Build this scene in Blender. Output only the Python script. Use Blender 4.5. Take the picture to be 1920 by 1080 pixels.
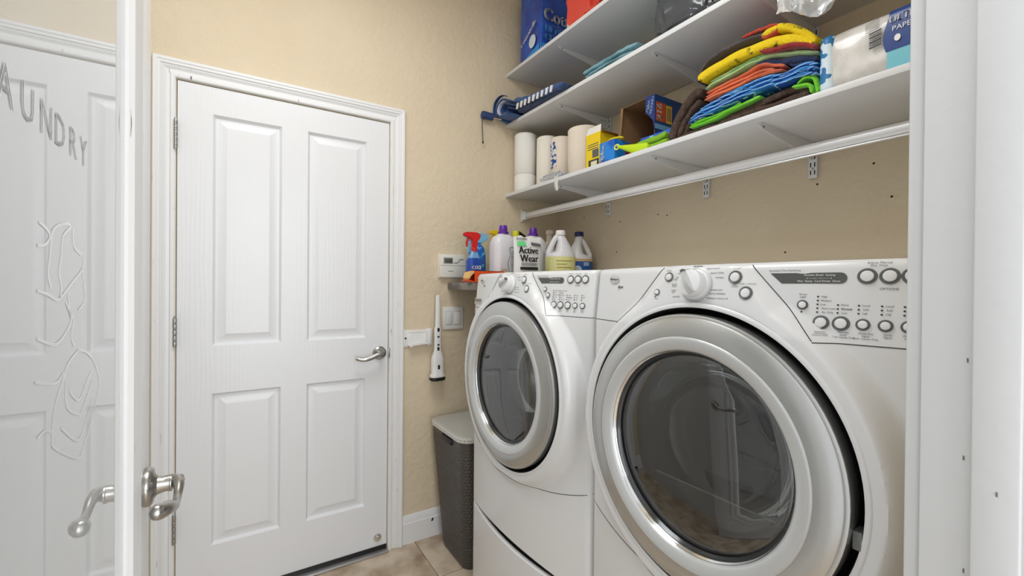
import bpy, bmesh, math, random
from mathutils import Vector, Matrix, noise
PI = math.pi
random.seed(7)
S = bpy.context.scene
for o in list(bpy.data.objects): bpy.data.objects.remove(o)
C = bpy.data.collections.new('laundry_room'); S.collection.children.link(C)

# ------------------------------------------------------------------ camera, world, lights, exposure
CAMH = 1.2718
cam = bpy.data.cameras.new('camera'); camo = bpy.data.objects.new('camera', cam); C.objects.link(camo)
cam.sensor_width = 36; cam.lens = 821.07/1920*36; cam.clip_start = .01
yaw, pit, rol = math.radians(32.486), math.radians(.298), math.radians(.4934)
fw = Vector((math.sin(yaw)*math.cos(pit), math.cos(yaw)*math.cos(pit), -math.sin(pit)))
rt = Vector((math.cos(yaw), -math.sin(yaw), 0)); up = rt.cross(fw)
r2 = rt*math.cos(rol)+up*math.sin(rol); u2 = up*math.cos(rol)-rt*math.sin(rol)
M = Matrix((r2, u2, -fw)).transposed().to_4x4(); M.translation = (0, 0, CAMH)
camo.matrix_world = M
S.camera = camo
S.view_settings.view_transform = 'Standard'; S.view_settings.look = 'None'
S.view_settings.gamma = 1; S.view_settings.use_curve_mapping = False
S.view_settings.exposure = 0.08
w = bpy.data.worlds.new('world'); S.world = w; w.use_nodes = True
w.node_tree.nodes['Background'].inputs[0].default_value = (.97, .985, 1, 1)
w.node_tree.nodes['Background'].inputs[1].default_value = 1.0
def area(name, loc, rot, sx, sy, p, col=(.955, .975, 1)):
    l = bpy.data.lights.new(name, 'AREA'); l.shape = 'RECTANGLE'; l.size = sx; l.size_y = sy; l.energy = p; l.color = col
    o = bpy.data.objects.new(name, l); C.objects.link(o); o.location = loc; o.rotation_euler = rot; return o
area('ceiling_lamp_light', (.22, .95, 2.83), (0, 0, 0), .8, .8, 15.5)
area('hallway_fill_light', (.50, -1.6, 1.45), (math.radians(90), 0, math.radians(4)), 1.6, 2.2, 36)  # added fill from behind the camera, no lamp stands there

# ------------------------------------------------------------------ helpers
class MB:
    def __init__(s): s.v = []; s.f = []
    def add(s, v, f):
        n = len(s.v); s.v += [tuple(p) for p in v]; s.f += [tuple(i+n for i in q) for q in f]; return s
    def box(s, x0, x1, y0, y1, z0, z1):
        v = [(x, y, z) for x in (x0, x1) for y in (y0, y1) for z in (z0, z1)]
        return s.add(v, [(0, 1, 3, 2), (4, 6, 7, 5), (0, 4, 5, 1), (2, 3, 7, 6), (0, 2, 6, 4), (1, 5, 7, 3)])
    def bbox(s, x0, x1, y0, y1, z0, z1, b=.004, seg=2):
        bm = bmesh.new(); bmesh.ops.create_cube(bm, size=1)
        for v in bm.verts: v.co = Vector((x0+(v.co.x+.5)*(x1-x0), y0+(v.co.y+.5)*(y1-y0), z0+(v.co.z+.5)*(z1-z0)))
        bmesh.ops.bevel(bm, geom=bm.edges[:], offset=b, segments=seg, profile=.5, affect='EDGES')
        return s.bm(bm)
    def bm(s, bm, m=None):
        bm.verts.index_update()
        s.add([(m @ v.co if m else v.co) for v in bm.verts], [[v.index for v in f.verts] for f in bm.faces]); bm.free(); return s
    def tube(s, pts, r, seg=12, cap=True, flat=None):
        pts = [Vector(p) for p in pts]; n = len(pts)
        rs = r if isinstance(r, (list, tuple)) else [r]*n
        t = [(pts[min(i+1, n-1)]-pts[max(i-1, 0)]).normalized() for i in range(n)]
        a = Vector((0, 0, 1)) if abs(t[0].z) < .9 else Vector((1, 0, 0))
        N = (a-t[0]*a.dot(t[0])).normalized(); v = []; f = []
        for i in range(n):
            N = (N-t[i]*N.dot(t[i])).normalized(); B = t[i].cross(N)
            for k in range(seg):
                q = 2*PI*k/seg; v.append(pts[i]+N*math.cos(q)*rs[i]*(flat or 1)+B*math.sin(q)*rs[i])
        for i in range(n-1):
            for k in range(seg):
                k2 = (k+1) % seg; f.append((i*seg+k, i*seg+k2, (i+1)*seg+k2, (i+1)*seg+k))
        if cap: f.append(tuple(range(seg))[::-1]); f.append(tuple((n-1)*seg+k for k in range(seg)))
        return s.add(v, f)
    def lathe(s, prof, o=(0, 0, 0), seg=32, ax='z', sx=1, sy=1, p=2, cap=False):
        v = []; f = []; n = len(prof)
        for (r, h) in prof:
            for k in range(seg):
                q = 2*PI*k/seg; c, d = math.cos(q), math.sin(q)
                if p != 2: c = math.copysign(abs(c)**(2/p), c); d = math.copysign(abs(d)**(2/p), d)
                a, b = r*c*sx, r*d*sy
                v.append((o[0]+a, o[1]+b, o[2]+h) if ax == 'z' else (o[0]+h, o[1]+a, o[2]+b) if ax == 'x' else (o[0]+b, o[1]+h, o[2]+a))
        for i in range(n-1):
            for k in range(seg):
                k2 = (k+1) % seg; f.append((i*seg+k, i*seg+k2, (i+1)*seg+k2, (i+1)*seg+k))
        if cap and prof[0][0] > 1e-5 and prof[0] != prof[-1]: f.append(tuple(range(seg))[::-1])
        if cap and prof[-1][0] > 1e-5 and prof[0] != prof[-1]: f.append(tuple((n-1)*seg+k for k in range(seg)))
        return s.add(v, f)
    def prism(s, poly, a, b, ax='x', bev=0):
        """poly in the plane normal to ax, extruded from a to b"""
        bm = bmesh.new()
        def P(u, v, h): return (h, u, v) if ax == 'x' else (u, h, v) if ax == 'y' else (u, v, h)
        v0 = [bm.verts.new(P(u, v, a)) for u, v in poly]; v1 = [bm.verts.new(P(u, v, b)) for u, v in poly]
        bm.faces.new(v0); bm.faces.new(v1[::-1]); n = len(poly)
        for i in range(n): bm.faces.new((v0[i], v1[i], v1[(i+1) % n], v0[(i+1) % n]))
        bmesh.ops.recalc_face_normals(bm, faces=bm.faces[:])
        if bev: bmesh.ops.bevel(bm, geom=bm.edges[:], offset=bev, segments=2, affect='EDGES')
        return s.bm(bm)
    def rot(s, ang, axis, o=(0, 0, 0)):
        m = Matrix.Translation(o) @ Matrix.Rotation(ang, 4, axis) @ Matrix.Translation(-Vector(o))
        s.v = [tuple(m @ Vector(p)) for p in s.v]; return s
    def move(s, d): s.v = [(p[0]+d[0], p[1]+d[1], p[2]+d[2]) for p in s.v]; return s
def obj(name, mb, mat, parent=None, smooth=35, label=None, kind=None):
    me = bpy.data.meshes.new(name); me.from_pydata(mb.v, [], mb.f); me.validate()
    if mat: me.materials.append(mat)
    bm = bmesh.new(); bm.from_mesh(me); bmesh.ops.recalc_face_normals(bm, faces=bm.faces[:]); bm.to_mesh(me); bm.free()
    if smooth:
        me.polygons.foreach_set('use_smooth', [True]*len(me.polygons))
        if smooth < 180: me.set_sharp_from_angle(angle=math.radians(smooth))
    o = bpy.data.objects.new(name, me); C.objects.link(o)
    if parent: o.parent = parent
    if label: o['label'] = label
    if kind: o['kind'] = kind
    return o
def tag(o, label, cat, group=None):
    o['label'] = label; o['category'] = cat
    if group: o['group'] = group
    return o
def thing(name, loc, label, cat, group=None, rz=0):
    o = bpy.data.objects.new(name, None); o.empty_display_size = .05; C.objects.link(o); o.location = loc; o.rotation_euler = (0, 0, rz)
    return tag(o, label, cat, group)
def struct(name, mb, mat, parent=None, smooth=35):
    o = obj(name, mb, mat, parent, smooth)
    if not parent: o['kind'] = 'structure'
    return o
def smooth_path(p, n=6):
    p = [Vector(q) for q in p]; out = []
    for i in range(len(p)-1):
        a = p[max(i-1, 0)]; b = p[i]; c = p[i+1]; d = p[min(i+2, len(p)-1)]
        for k in range(n):
            t = k/n; out.append(.5*((2*b)+(c-a)*t+(2*a-5*b+4*c-d)*t*t+(3*b-a-3*c+d)*t**3))
    out.append(p[-1]); return out

# ------------------------------------------------------------------ materials
def srgb(c): return tuple((x/255/12.92 if x/255 <= .04045 else ((x/255+.055)/1.055)**2.4) for x in c)
def mat(name, col, rough=.5, metal=0, bump=None, var=None, emit=0, coat=0, spec=.5, sheen=0, trans=0):
    """col in sRGB 0-255; bump=(scale,strength,stretch); var=(scale, col2, lo, hi)"""
    m = bpy.data.materials.new(name); m.use_nodes = True; nt = m.node_tree; b = nt.nodes['Principled BSDF']
    c = srgb(col)+(1,)
    b.inputs['Base Color'].default_value = c; b.inputs['Roughness'].default_value = rough; b.inputs['Metallic'].default_value = metal
    b.inputs['Specular IOR Level'].default_value = spec
    if coat: b.inputs['Coat Weight'].default_value = coat; b.inputs['Coat Roughness'].default_value = .05
    if sheen: b.inputs['Sheen Weight'].default_value = sheen
    if emit: b.inputs['Emission Color'].default_value = c; b.inputs['Emission Strength'].default_value = emit
    if trans: b.inputs['Transmission Weight'].default_value = trans
    tc = nt.nodes.new('ShaderNodeTexCoord')
    if bump:
        mp = nt.nodes.new('ShaderNodeMapping'); mp.inputs['Scale'].default_value = bump[2] if len(bump) > 2 else (1, 1, 1)
        nz = nt.nodes.new('ShaderNodeTexNoise'); nz.inputs['Scale'].default_value = bump[0]; nz.inputs['Detail'].default_value = 3
        bp = nt.nodes.new('ShaderNodeBump'); bp.inputs['Strength'].default_value = bump[1]; bp.inputs['Distance'].default_value = .01
        nt.links.new(tc.outputs['Object'], mp.inputs[0]); nt.links.new(mp.outputs[0], nz.inputs[0]); nt.links.new(nz.outputs[0], bp.inputs['Height']); nt.links.new(bp.outputs[0], b.inputs['Normal'])
    if var:
        nz = nt.nodes.new('ShaderNodeTexNoise'); nz.inputs['Scale'].default_value = var[0]; nz.inputs['Detail'].default_value = 5
        cr = nt.nodes.new('ShaderNodeValToRGB'); cr.color_ramp.elements[0].color = c; cr.color_ramp.elements[1].color = srgb(var[1])+(1,)
        cr.color_ramp.elements[0].position = var[2]; cr.color_ramp.elements[1].position = var[3]
        nt.links.new(tc.outputs['Object'], nz.inputs[0]); nt.links.new(nz.outputs[0], cr.inputs[0]); nt.links.new(cr.outputs[0], b.inputs['Base Color'])
    return m
def stripes(name, cols, axis, scale, rough=.8, sharp=True, distort=0):
    m = mat(name, cols[0], rough, bump=(120, .3)); nt = m.node_tree; b = nt.nodes['Principled BSDF']
    tc = nt.nodes.new('ShaderNodeTexCoord'); wv = nt.nodes.new('ShaderNodeTexWave'); wv.bands_direction = axis; wv.inputs['Scale'].default_value = scale
    wv.inputs['Distortion'].default_value = distort
    cr = nt.nodes.new('ShaderNodeValToRGB'); cr.color_ramp.interpolation = 'CONSTANT' if sharp else 'LINEAR'
    els = cr.color_ramp.elements; n = len(cols)
    els[0].color = srgb(cols[0])+(1,); els[1].position = 1/n; els[1].color = srgb(cols[1])+(1,)
    for i in range(2, n): e = els.new(i/n); e.color = srgb(cols[i])+(1,)
    nt.links.new(tc.outputs['Object'], wv.inputs[0]); nt.links.new(wv.outputs['Fac'], cr.inputs[0]); nt.links.new(cr.outputs[0], b.inputs['Base Color'])
    return m
def glassy(name, tint, refl, rough=.02, ior=1.5, tr=None):
    m = bpy.data.materials.new(name); m.use_nodes = True; nt = m.node_tree; nt.nodes.clear()
    o = nt.nodes.new('ShaderNodeOutputMaterial'); mx = nt.nodes.new('ShaderNodeMixShader'); t = nt.nodes.new('ShaderNodeBsdfTransparent'); g = nt.nodes.new('ShaderNodeBsdfGlossy')
    t.inputs[0].default_value = srgb(tint)+(1,); g.inputs['Roughness'].default_value = rough; g.inputs[0].default_value = (.95, .96, .97, 1)
    fr = nt.nodes.new('ShaderNodeFresnel'); fr.inputs[0].default_value = ior
    ad = nt.nodes.new('ShaderNodeMath'); ad.operation = 'ADD'; ad.inputs[1].default_value = refl; ad.use_clamp = True
    nt.links.new(fr.outputs[0], ad.inputs[0]); nt.links.new(ad.outputs[0], mx.inputs[0]); nt.links.new(t.outputs[0], mx.inputs[1]); nt.links.new(g.outputs[0], mx.inputs[2]); nt.links.new(mx.outputs[0], o.inputs[0])
    return m
WALL = mat('beige_wall_paint', (225, 210, 183), .75, bump=(34, .45), var=(3, (218, 202, 175), .3, .8))
LWALL = mat('light_wall_paint', (226, 226, 222), .7, bump=(26, .35))
CEIL = mat('ceiling_paint', (240, 238, 234), .8, bump=(30, .3))
TRIM = mat('white_gloss_trim', (236, 238, 240), .3, bump=(60, .05))
def grain_paint():
    m = mat('white_door_paint', (234, 236, 239), .3); nt = m.node_tree; b = nt.nodes['Principled BSDF']
    tc = nt.nodes.new('ShaderNodeTexCoord'); mp = nt.nodes.new('ShaderNodeMapping'); mp.inputs['Scale'].default_value = (9, 9, 1.1)
    wv = nt.nodes.new('ShaderNodeTexWave'); wv.inputs['Scale'].default_value = 2.2; wv.inputs['Distortion'].default_value = 9; wv.inputs['Detail'].default_value = 3; wv.inputs['Detail Scale'].default_value = .8
    bp = nt.nodes.new('ShaderNodeBump'); bp.inputs['Strength'].default_value = .05; bp.inputs['Distance'].default_value = .003
    nt.links.new(tc.outputs['Object'], mp.inputs[0]); nt.links.new(mp.outputs[0], wv.inputs[0]); nt.links.new(wv.outputs['Fac'], bp.inputs['Height']); nt.links.new(bp.outputs[0], b.inputs['Normal'])
    return m
DOOR = grain_paint()
def scuffed():
    m = mat('scuffed_white_trim', (236, 237, 238), .32); nt = m.node_tree; b = nt.nodes['Principled BSDF']
    tc = nt.nodes.new('ShaderNodeTexCoord'); mp = nt.nodes.new('ShaderNodeMapping'); mp.inputs['Scale'].default_value = (40, 40, 4)
    nz = nt.nodes.new('ShaderNodeTexNoise'); nz.inputs['Scale'].default_value = 2.5; nz.inputs['Detail'].default_value = 6
    cr = nt.nodes.new('ShaderNodeValToRGB'); cr.color_ramp.elements[0].position = .69; cr.color_ramp.elements[0].color = srgb((236, 237, 238))+(1,)
    cr.color_ramp.elements[1].position = .76; cr.color_ramp.elements[1].color = srgb((130, 122, 116))+(1,)
    nt.links.new(tc.outputs['Object'], mp.inputs[0]); nt.links.new(mp.outputs[0], nz.inputs[0]); nt.links.new(nz.outputs[0], cr.inputs[0]); nt.links.new(cr.outputs[0], b.inputs['Base Color'])
    return m
SCUFF = scuffed()
TILE = mat('travertine_tile', (214, 198, 176), .38, bump=(20, .1), var=(7, (158, 134, 108), .42, .70))
GROUT = mat('grout', (128, 108, 86), .9)
NICKEL = mat('satin_nickel', (178, 176, 172), .28, 1)
STEEL = mat('brushed_steel', (205, 206, 206), .3, 1)
CHROME = mat('chrome', (215, 215, 215), .1, 1)
DARK = mat('dark_gasket', (38, 38, 38), .5)
GASK = mat('glossy_gasket', (72, 74, 75), .14, .4)
BLACK = mat('black_plastic', (22, 22, 24), .4)
ENAMEL = mat('white_enamel', (226, 227, 228), .26, coat=.2)
SILVER = mat('brushed_silver_ring', (196, 197, 196), .27, .85, bump=(8, .04))
LGREY = mat('light_grey_ring', (206, 208, 208), .25, .3)
DRUM = mat('drum_steel', (150, 150, 148), .35, .7)
MGREY = mat('mid_grey', (118, 120, 120), .4, .4)
DGREY = mat('display_grey', (88, 89, 88), .25)
PRINT = mat('grey_print', (95, 96, 98), .6)
WPRINT = mat('white_print', (235, 235, 235), .6)
WPLAS = mat('white_plastic', (236, 236, 234), .35)
MELA = mat('white_melamine', (226, 227, 229), .35)
BRK = mat('white_metal_bracket', (224, 225, 227), .35)
HOLE = mat('dark_hole', (40, 30, 24), .9)
GLASS = glassy('door_glass', (236, 242, 240), .42, .015, 1.55)
def haze(m, fac, col):
    nt = m.node_tree; out = [n for n in nt.nodes if n.type == 'OUTPUT_MATERIAL'][0]; src = out.inputs[0].links[0].from_socket
    d = nt.nodes.new('ShaderNodeBsdfDiffuse'); d.inputs[0].default_value = srgb(col)+(1,); mx = nt.nodes.new('ShaderNodeMixShader'); mx.inputs[0].default_value = fac
    nt.links.new(src, mx.inputs[1]); nt.links.new(d.outputs[0], mx.inputs[2]); nt.links.new(mx.outputs[0], out.inputs[0])
haze(GLASS, .34, (244, 247, 248))
DGLASS = glassy('smoked_glass', (186, 189, 189), .10, .02, 1.5)
CLEAR = glassy('clear_film', (246, 247, 248), .0, .22, 1.5)
haze(CLEAR, .36, (240, 243, 246))
def plain(n, c, r=.6, **k): return mat(n, c, r, **k)

# ------------------------------------------------------------------ room shell
D = 2.086; XR = 1.67; XL = -.36; YF = .162; ZC_ = 2.9
xl, xr, zt = -.184, .629, 2.045
mb = MB(); mb.box(XL-.1, xl, D+.004, D+.12, 0, ZC_).box(xr, XR+.1, D+.004, D+.12, 0, ZC_).box(xl, xr, D+.004, D+.12, zt, ZC_)
struct('wall_back', mb, WALL, smooth=0)
mb = MB().box(XR, XR+.1, .04, D+.12, 0, ZC_); wr = struct('wall_right', mb, WALL, smooth=0)
mb = MB().box(XL-.1, XL, .04, D+.004, 0, ZC_); struct('wall_left', mb, LWALL, smooth=0)
mb = MB().box(XL, -.21, .04, YF, 0, ZC_).box(.648, XR, .04, YF, 0, ZC_).box(-.21, .648, .04, YF, 2.08, ZC_)
struct('wall_front', mb, WALL, smooth=0)
struct('ceiling', MB().box(XL-.1, XR+.1, .04, D+.12, ZC_, ZC_+.08), CEIL, smooth=0)
fl = struct('floor', MB().box(XL-.1, 1.9, -1.6, D+.12, -.03, -.0035), GROUT, smooth=0)
T = .457; gx0, gy0 = .765, 1.77; g = .003
tmesh = {}
for i in range(-3, 3):
    for j in range(-8, 2):
        x0, x1 = gx0+i*T, gx0+(i+1)*T; y0, y1 = gy0+(j-1)*T+0, gy0+j*T
        x0 = max(x0+g/2, XL-.09); x1 = min(x1-g/2, 1.89); y0 = max(y0+g/2, -1.59); y1 = min(y1-g/2, D+.1)
        if x1-x0 < .02 or y1-y0 < .02: continue
        k = (round(x1-x0, 3), round(y1-y0, 3)); cx, cy = (x0+x1)/2, (y0+y1)/2
        if k not in tmesh:
            a, b = k[0]/2, k[1]/2; q = MB(); e = .003
            v = [(-a, -b, -.01), (a, -b, -.01), (a, b, -.01), (-a, b, -.01), (-a, -b, -.002), (a, -b, -.002), (a, b, -.002), (-a, b, -.002), (-a+e, -b+e, 0), (a-e, -b+e, 0), (a-e, b-e, 0), (-a+e, b-e, 0)]
            q.add(v, [(0, 3, 2, 1), (8, 9, 10, 11)]+[(n, (n+1) % 4, (n+1) % 4+4, n+4) for n in range(4)]+[(n+4, (n+1) % 4+4, (n+1) % 4+8, n+8) for n in range(4)])
            o = obj('floor_tile', q, TILE, fl, 0); tmesh[k] = o.data
        else:
            o = bpy.data.objects.new('floor_tile', tmesh[k]); C.objects.link(o); o.parent = fl
        o.location = (cx, cy, 0)
# door casing (mitred moulding)
def casing(name, xa, xb, top, y, prof, mt, ydir=-1, parent=None):
    mb = MB(); v = []; f = []
    for d, h in prof:
        v += [(xa-d, y+ydir*h, 0), (xa-d, y+ydir*h, top+d), (xb+d, y+ydir*h, top+d), (xb+d, y+ydir*h, 0)]
    n = len(prof)
    for i in range(n):
        j = (i+1) % n
        for k in range(3): f.append((i*4+k, i*4+k+1, j*4+k+1, j*4+k))
    f.append(tuple(i*4 for i in range(n))); f.append(tuple(i*4+3 for i in range(n))[::-1])
    return struct(name, mb.add(v, f), mt, parent, smooth=25)
PR = [(.002, -.02), (.002, .010), (.006, .013), (.016, .013), (.020, .0055), (.030, .007), (.040, .014), (.0435, .011), (.048, .017), (.055, .017), (.060, .020), (.068, .020), (.0715, .015), (.0715, -.004)]
casing('trim_1', xl, xr, zt, D+.003, PR, SCUFF)
# the white four panel door
def panel_door(xa, xb, z0, z1, y, th, rects):
    xs = sorted({xa, xb} | {r[0] for r in rects} | {r[1] for r in rects}); zs = sorted({z0, z1} | {r[2] for r in rects} | {r[3] for r in rects})
    mb = MB()
    for i in range(len(xs)-1):
        for j in range(len(zs)-1):
            a, b, c, d = xs[i], xs[i+1], zs[j], zs[j+1]
            if (a, b, c, d) in rects:
                rings = [(0, 0), (.003, .005), (.009, .013), (.014, .013), (.042, .003), (.046, .0015)]
                v = []
                for e, h in rings: v += [(a+e, y+h, c+e), (b-e, y+h, c+e), (b-e, y+h, d-e), (a+e, y+h, d-e)]
                f = [(k*4+q, k*4+(q+1) % 4, k*4+4+(q+1) % 4, k*4+4+q) for k in range(len(rings)-1) for q in range(4)]
                n = (len(rings)-1)*4; f.append((n, n+1, n+2, n+3)); mb.add(v, f)
            else: mb.add([(a, y, c), (b, y, c), (b, y, d), (a, y, d)], [(0, 1, 2, 3)])
    mb.add([(xa, y, z0), (xb, y, z0), (xb, y, z1), (xa, y, z1), (xa, y+th, z0), (xb, y+th, z0), (xb, y+th, z1), (xa, y+th, z1)], [(0, 4, 5, 1), (1, 5, 6, 2), (2, 6, 7, 3), (3, 7, 4, 0), (4, 7, 6, 5)])
    return mb
rects = [(-.069, .172, 1.024, 1.935), (.272, .523, 1.024, 1.935), (-.069, .172, .235, .836), (.272, .523, .235, .836)]
YD = D+.002
door = struct('door_1', panel_door(xl+.003, xr-.003, .028, zt-.004, YD, .035, rects), DOOR, smooth=20)
door['label'] = 'white four panel interior door, closed'
mb = MB().box(xl+.004, xr-.004, YD-.004, YD+.03, .008, .030)
obj('door_sweep', mb, BLACK, door, label='black rubber sweep')
struct('trim_2', MB().bbox(xl, xr, D-.03, D+.05, 0, .010, .003), mat('threshold_metal', (190, 190, 190), .35, .8))
for z in (1.833, 1.085, .338):
    mb = MB()
    for k in range(5): mb.lathe([(0, -.001), (.0062, 0), (.0068, .002), (.0068, .0185), (.0062, .0205), (0, .021)], (xl-.001, D-.014, z-.055+k*.0218), 12)
    mb.lathe([(0, 0), (.005, .001), (.0035, .007), (0, .009)], (xl-.001, D-.014, z+.054), 10)
    obj('hinge', mb, NICKEL, door)
mb = MB().lathe([(0, -.012), (.024, -.012), (.031, -.006), (.032, 0)][::-1], (.586, YD, .948), 28, 'y')
mb.lathe([(.013, 0), (.011, -.03), (.011, -.05)], (.586, YD-.008, .948), 16, 'y')
h = obj('door_handle', mb, NICKEL, door)
mb = MB().tube(smooth_path([(.592, YD-.052, .948), (.565, YD-.055, .947), (.535, YD-.056, .936), (.505, YD-.055, .930), (.482, YD-.050, .933), (.470, YD-.046, .938)]), [.0095]*6+[.0088]*12+[.008]*8+[.0075]*4+[.006], 12, flat=1.2)
obj('lever', mb, NICKEL, h)
mb = MB().lathe([(0, -.014), (.010, -.014), (.0115, -.010), (.010, -.006), (.018, -.005), (.0195, 0)][::-1], (.583, YD, .071), 24, 'y')
obj('floor_bolt', mb, CHROME, door, label='small round chrome cap near the bottom edge')
obj('strike_plate', MB().bbox(xr-.004, xr+.004, D-.014, D-.004, .925, .97, .002), NICKEL, door)
# baseboard
def baseboard(name, x0, x1):
    prof = [(0, 0), (-.014, 0), (-.014, .098), (-.010, .102), (-.010, .112), (-.006, .124), (-.003, .134), (0, .136)]
    return struct(name, MB().prism([(D+.004+a, b) for a, b in prof], x0, x1, 'x'), SCUFF, smooth=25)
baseboard('baseboard_back', .7015, XR)
baseboard('baseboard_left', XL, xl-.0725)
obj('scuff_mark', MB().bbox(.852, .860, D-.0115, D-.0095, .078, .094, .002).rot(.5, 'Y', (.856, D, .086)), HOLE, bpy.data.objects['baseboard_back'], label='dark chip in the paint')

# right door jamb with stop and casing
XJ = .63
CHIP = mat('chip_brown', (120, 108, 98), .8)
JAMB = mat('white_jamb_paint_dimmed', (209, 210, 210), .35, bump=(60, .05))  # trim white darkened to offset the strong hallway light on this jamb
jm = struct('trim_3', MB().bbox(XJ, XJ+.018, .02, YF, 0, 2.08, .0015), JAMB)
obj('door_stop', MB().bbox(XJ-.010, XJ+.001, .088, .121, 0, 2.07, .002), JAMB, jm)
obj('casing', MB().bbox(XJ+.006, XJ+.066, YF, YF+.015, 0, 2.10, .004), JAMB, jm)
for y_, z_ in ((.128, 1.10), (.127, .985), (.103, 1.075), (.130, .955), (.126, 1.20), (.101, .94)):
    obj('paint_chip', MB().bbox((XJ-.0108 if y_ < .121 else XJ-.0006), (XJ-.0098 if y_ < .121 else XJ+.0004), y_-.0006, y_+.0006, z_-.0022, z_+.0022, .0002), CHIP, jm, 0)
struct('trim_4', MB().bbox(-.21, -.192, .02, YF, 0, 2.08, .0015), TRIM)
struct('trim_5', MB().bbox(-.21, .648, .02, YF, 2.062, 2.08, .0015), TRIM)
# ceiling lamp (above the frame)
t = thing('ceiling_light', (.32, .95, ZC_), 'flush white dome ceiling light in the middle of the room', 'light')
obj('base', MB().lathe([(0, 0), (.17, 0), (.17, -.02), (0, -.02)], seg=40), NICKEL, t)
obj('shade', MB().lathe([(.16, -.021), (.155, -.033), (.12, -.046), (.06, -.053), (0, -.055)], seg=40), mat('lamp_glass', (255, 247, 235), .4, emit=4), t)

# ------------------------------------------------------------------ glass door at the left, swung open
XG = -.1235
gd = MB()
y0, y1, z0, z1 = .20, .992, .012, 2.04
a0, a1 = XG-.034, XG
gd.bbox(a0, a1, .872, y1, z0, z1, .002).bbox(a0, a1, y0, .328, z0, z1, .002)
gd.box(a0, a1, .328, .872, z0, .25).box(a0, a1, .328, .872, 1.93+.0, z1)
gdo = struct('door_2', gd, SCUFF)
gdo['label'] = 'white framed glass door standing open at the left'
def bead(side):
    s = 1 if side > 0 else -1; xb = a1 if s > 0 else a0
    prof = [(0, 0), (0, .004*s), (-.010, .007*s), (-.020, .004*s), (-.028, .0035*s), (-.040, .007*s), (-.052, .004*s), (-.058, -.002*s), (-.058, -.012*s)]
    # frame sweep around the glass opening, distances grow inwards
    ya, yb, za, zb = .328, .872, .25, 1.93; v = []; f = []
    for d, hh in prof:
        d = -d; v += [(xb+hh, ya+d, za+d), (xb+hh, yb-d, za+d), (xb+hh, yb-d, zb-d), (xb+hh, ya+d, zb-d)]
    n = len(prof)
    for i in range(n-1):
        for k in range(4): f.append((i*4+k, i*4+(k+1) % 4, (i+1)*4+(k+1) % 4, (i+1)*4+k))
    return MB().add(v, f)
obj('glazing_bead', bead(1), SCUFF, gdo, 25); obj('glazing_bead', bead(-1), SCUFF, gdo, 25)
gl = obj('glass_pane', MB().box(XG-.010, XG-.006, .375, .825, .297, 1.883), GLASS, gdo, 0)
ETCH = mat('etched_decal', (254, 254, 254), .7); ETCH.node_tree.nodes['Principled BSDF'].inputs['Alpha'].default_value = .75
ETCH.node_tree.nodes['Principled BSDF'].inputs['Metallic'].default_value = 1
ETCH.node_tree.nodes['Principled BSDF'].inputs['Roughness'].default_value = .10
# text helper
_tc = {}
def text_mesh(s, size, spacing=1.0, res=2):
    k = (s, size, spacing)
    if k in _tc: return _tc[k]
    c = bpy.data.curves.new('lettering', 'FONT'); c.body = s; c.size = size; c.align_x = 'CENTER'; c.align_y = 'CENTER'; c.resolution_u = res; c.space_character = spacing; c.extrude = 0; c.space_line = .95
    o = bpy.data.objects.new('lettering', c); C.objects.link(o)
    me = bpy.data.meshes.new_from_object(o); bpy.data.objects.remove(o); bpy.data.curves.remove(c)
    _tc[k] = ([v.co.copy() for v in me.vertices], [tuple(p.vertices) for p in me.polygons]); bpy.data.meshes.remove(me)
    return _tc[k]
def put_text(mb, s, size, P, R, U, off=.0006, sx=1, bold=0, spacing=1.0):
    v, f = text_mesh(s, size, spacing); P = Vector(P); R = Vector(R).normalized(); U = Vector(U).normalized(); N = R.cross(U)
    for dx in ([0] if not bold else [-bold, 0, bold]):
        mb.add([P+R*((p.x+dx)*sx)+U*p.y+N*(off+abs(dx)*.05) for p in v], f)
    return mb
mb = MB()
for ch, y in zip('LAUNDRY', (.377, .412, .449, .486, .518, .553, .586)):
    put_text(mb, ch, .040, (XG-.0055, y*1.0445, CAMH+(1.397-CAMH)*1.0445), (0, 1, 0), (0, 0, 1), 0, bold=.0004)
obj('etched_lettering', mb, ETCH, gl, 0, 'frosted LAUNDRY lettering')
def ribbonlines(lines, w, x):
    mb = MB()
    for L in lines:
        P = [Vector((0, a*1.0445, CAMH+(b-CAMH)*1.0445)) for a, b in L]; P = smooth_path([tuple(p) for p in P], 4)
        n = len(P); v = []
        for i, p in enumerate(P):
            t = (P[min(i+1, n-1)]-P[max(i-1, 0)]).normalized(); q = Vector((0, -t.z, t.y))*w
            v += [(x, p.y+q.y, p.z+q.z), (x, p.y-q.y, p.z-q.z)]
        mb.add(v, [(2*i, 2*i+1, 2*i+3, 2*i+2) for i in range(n-1)])
    return mb
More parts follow.
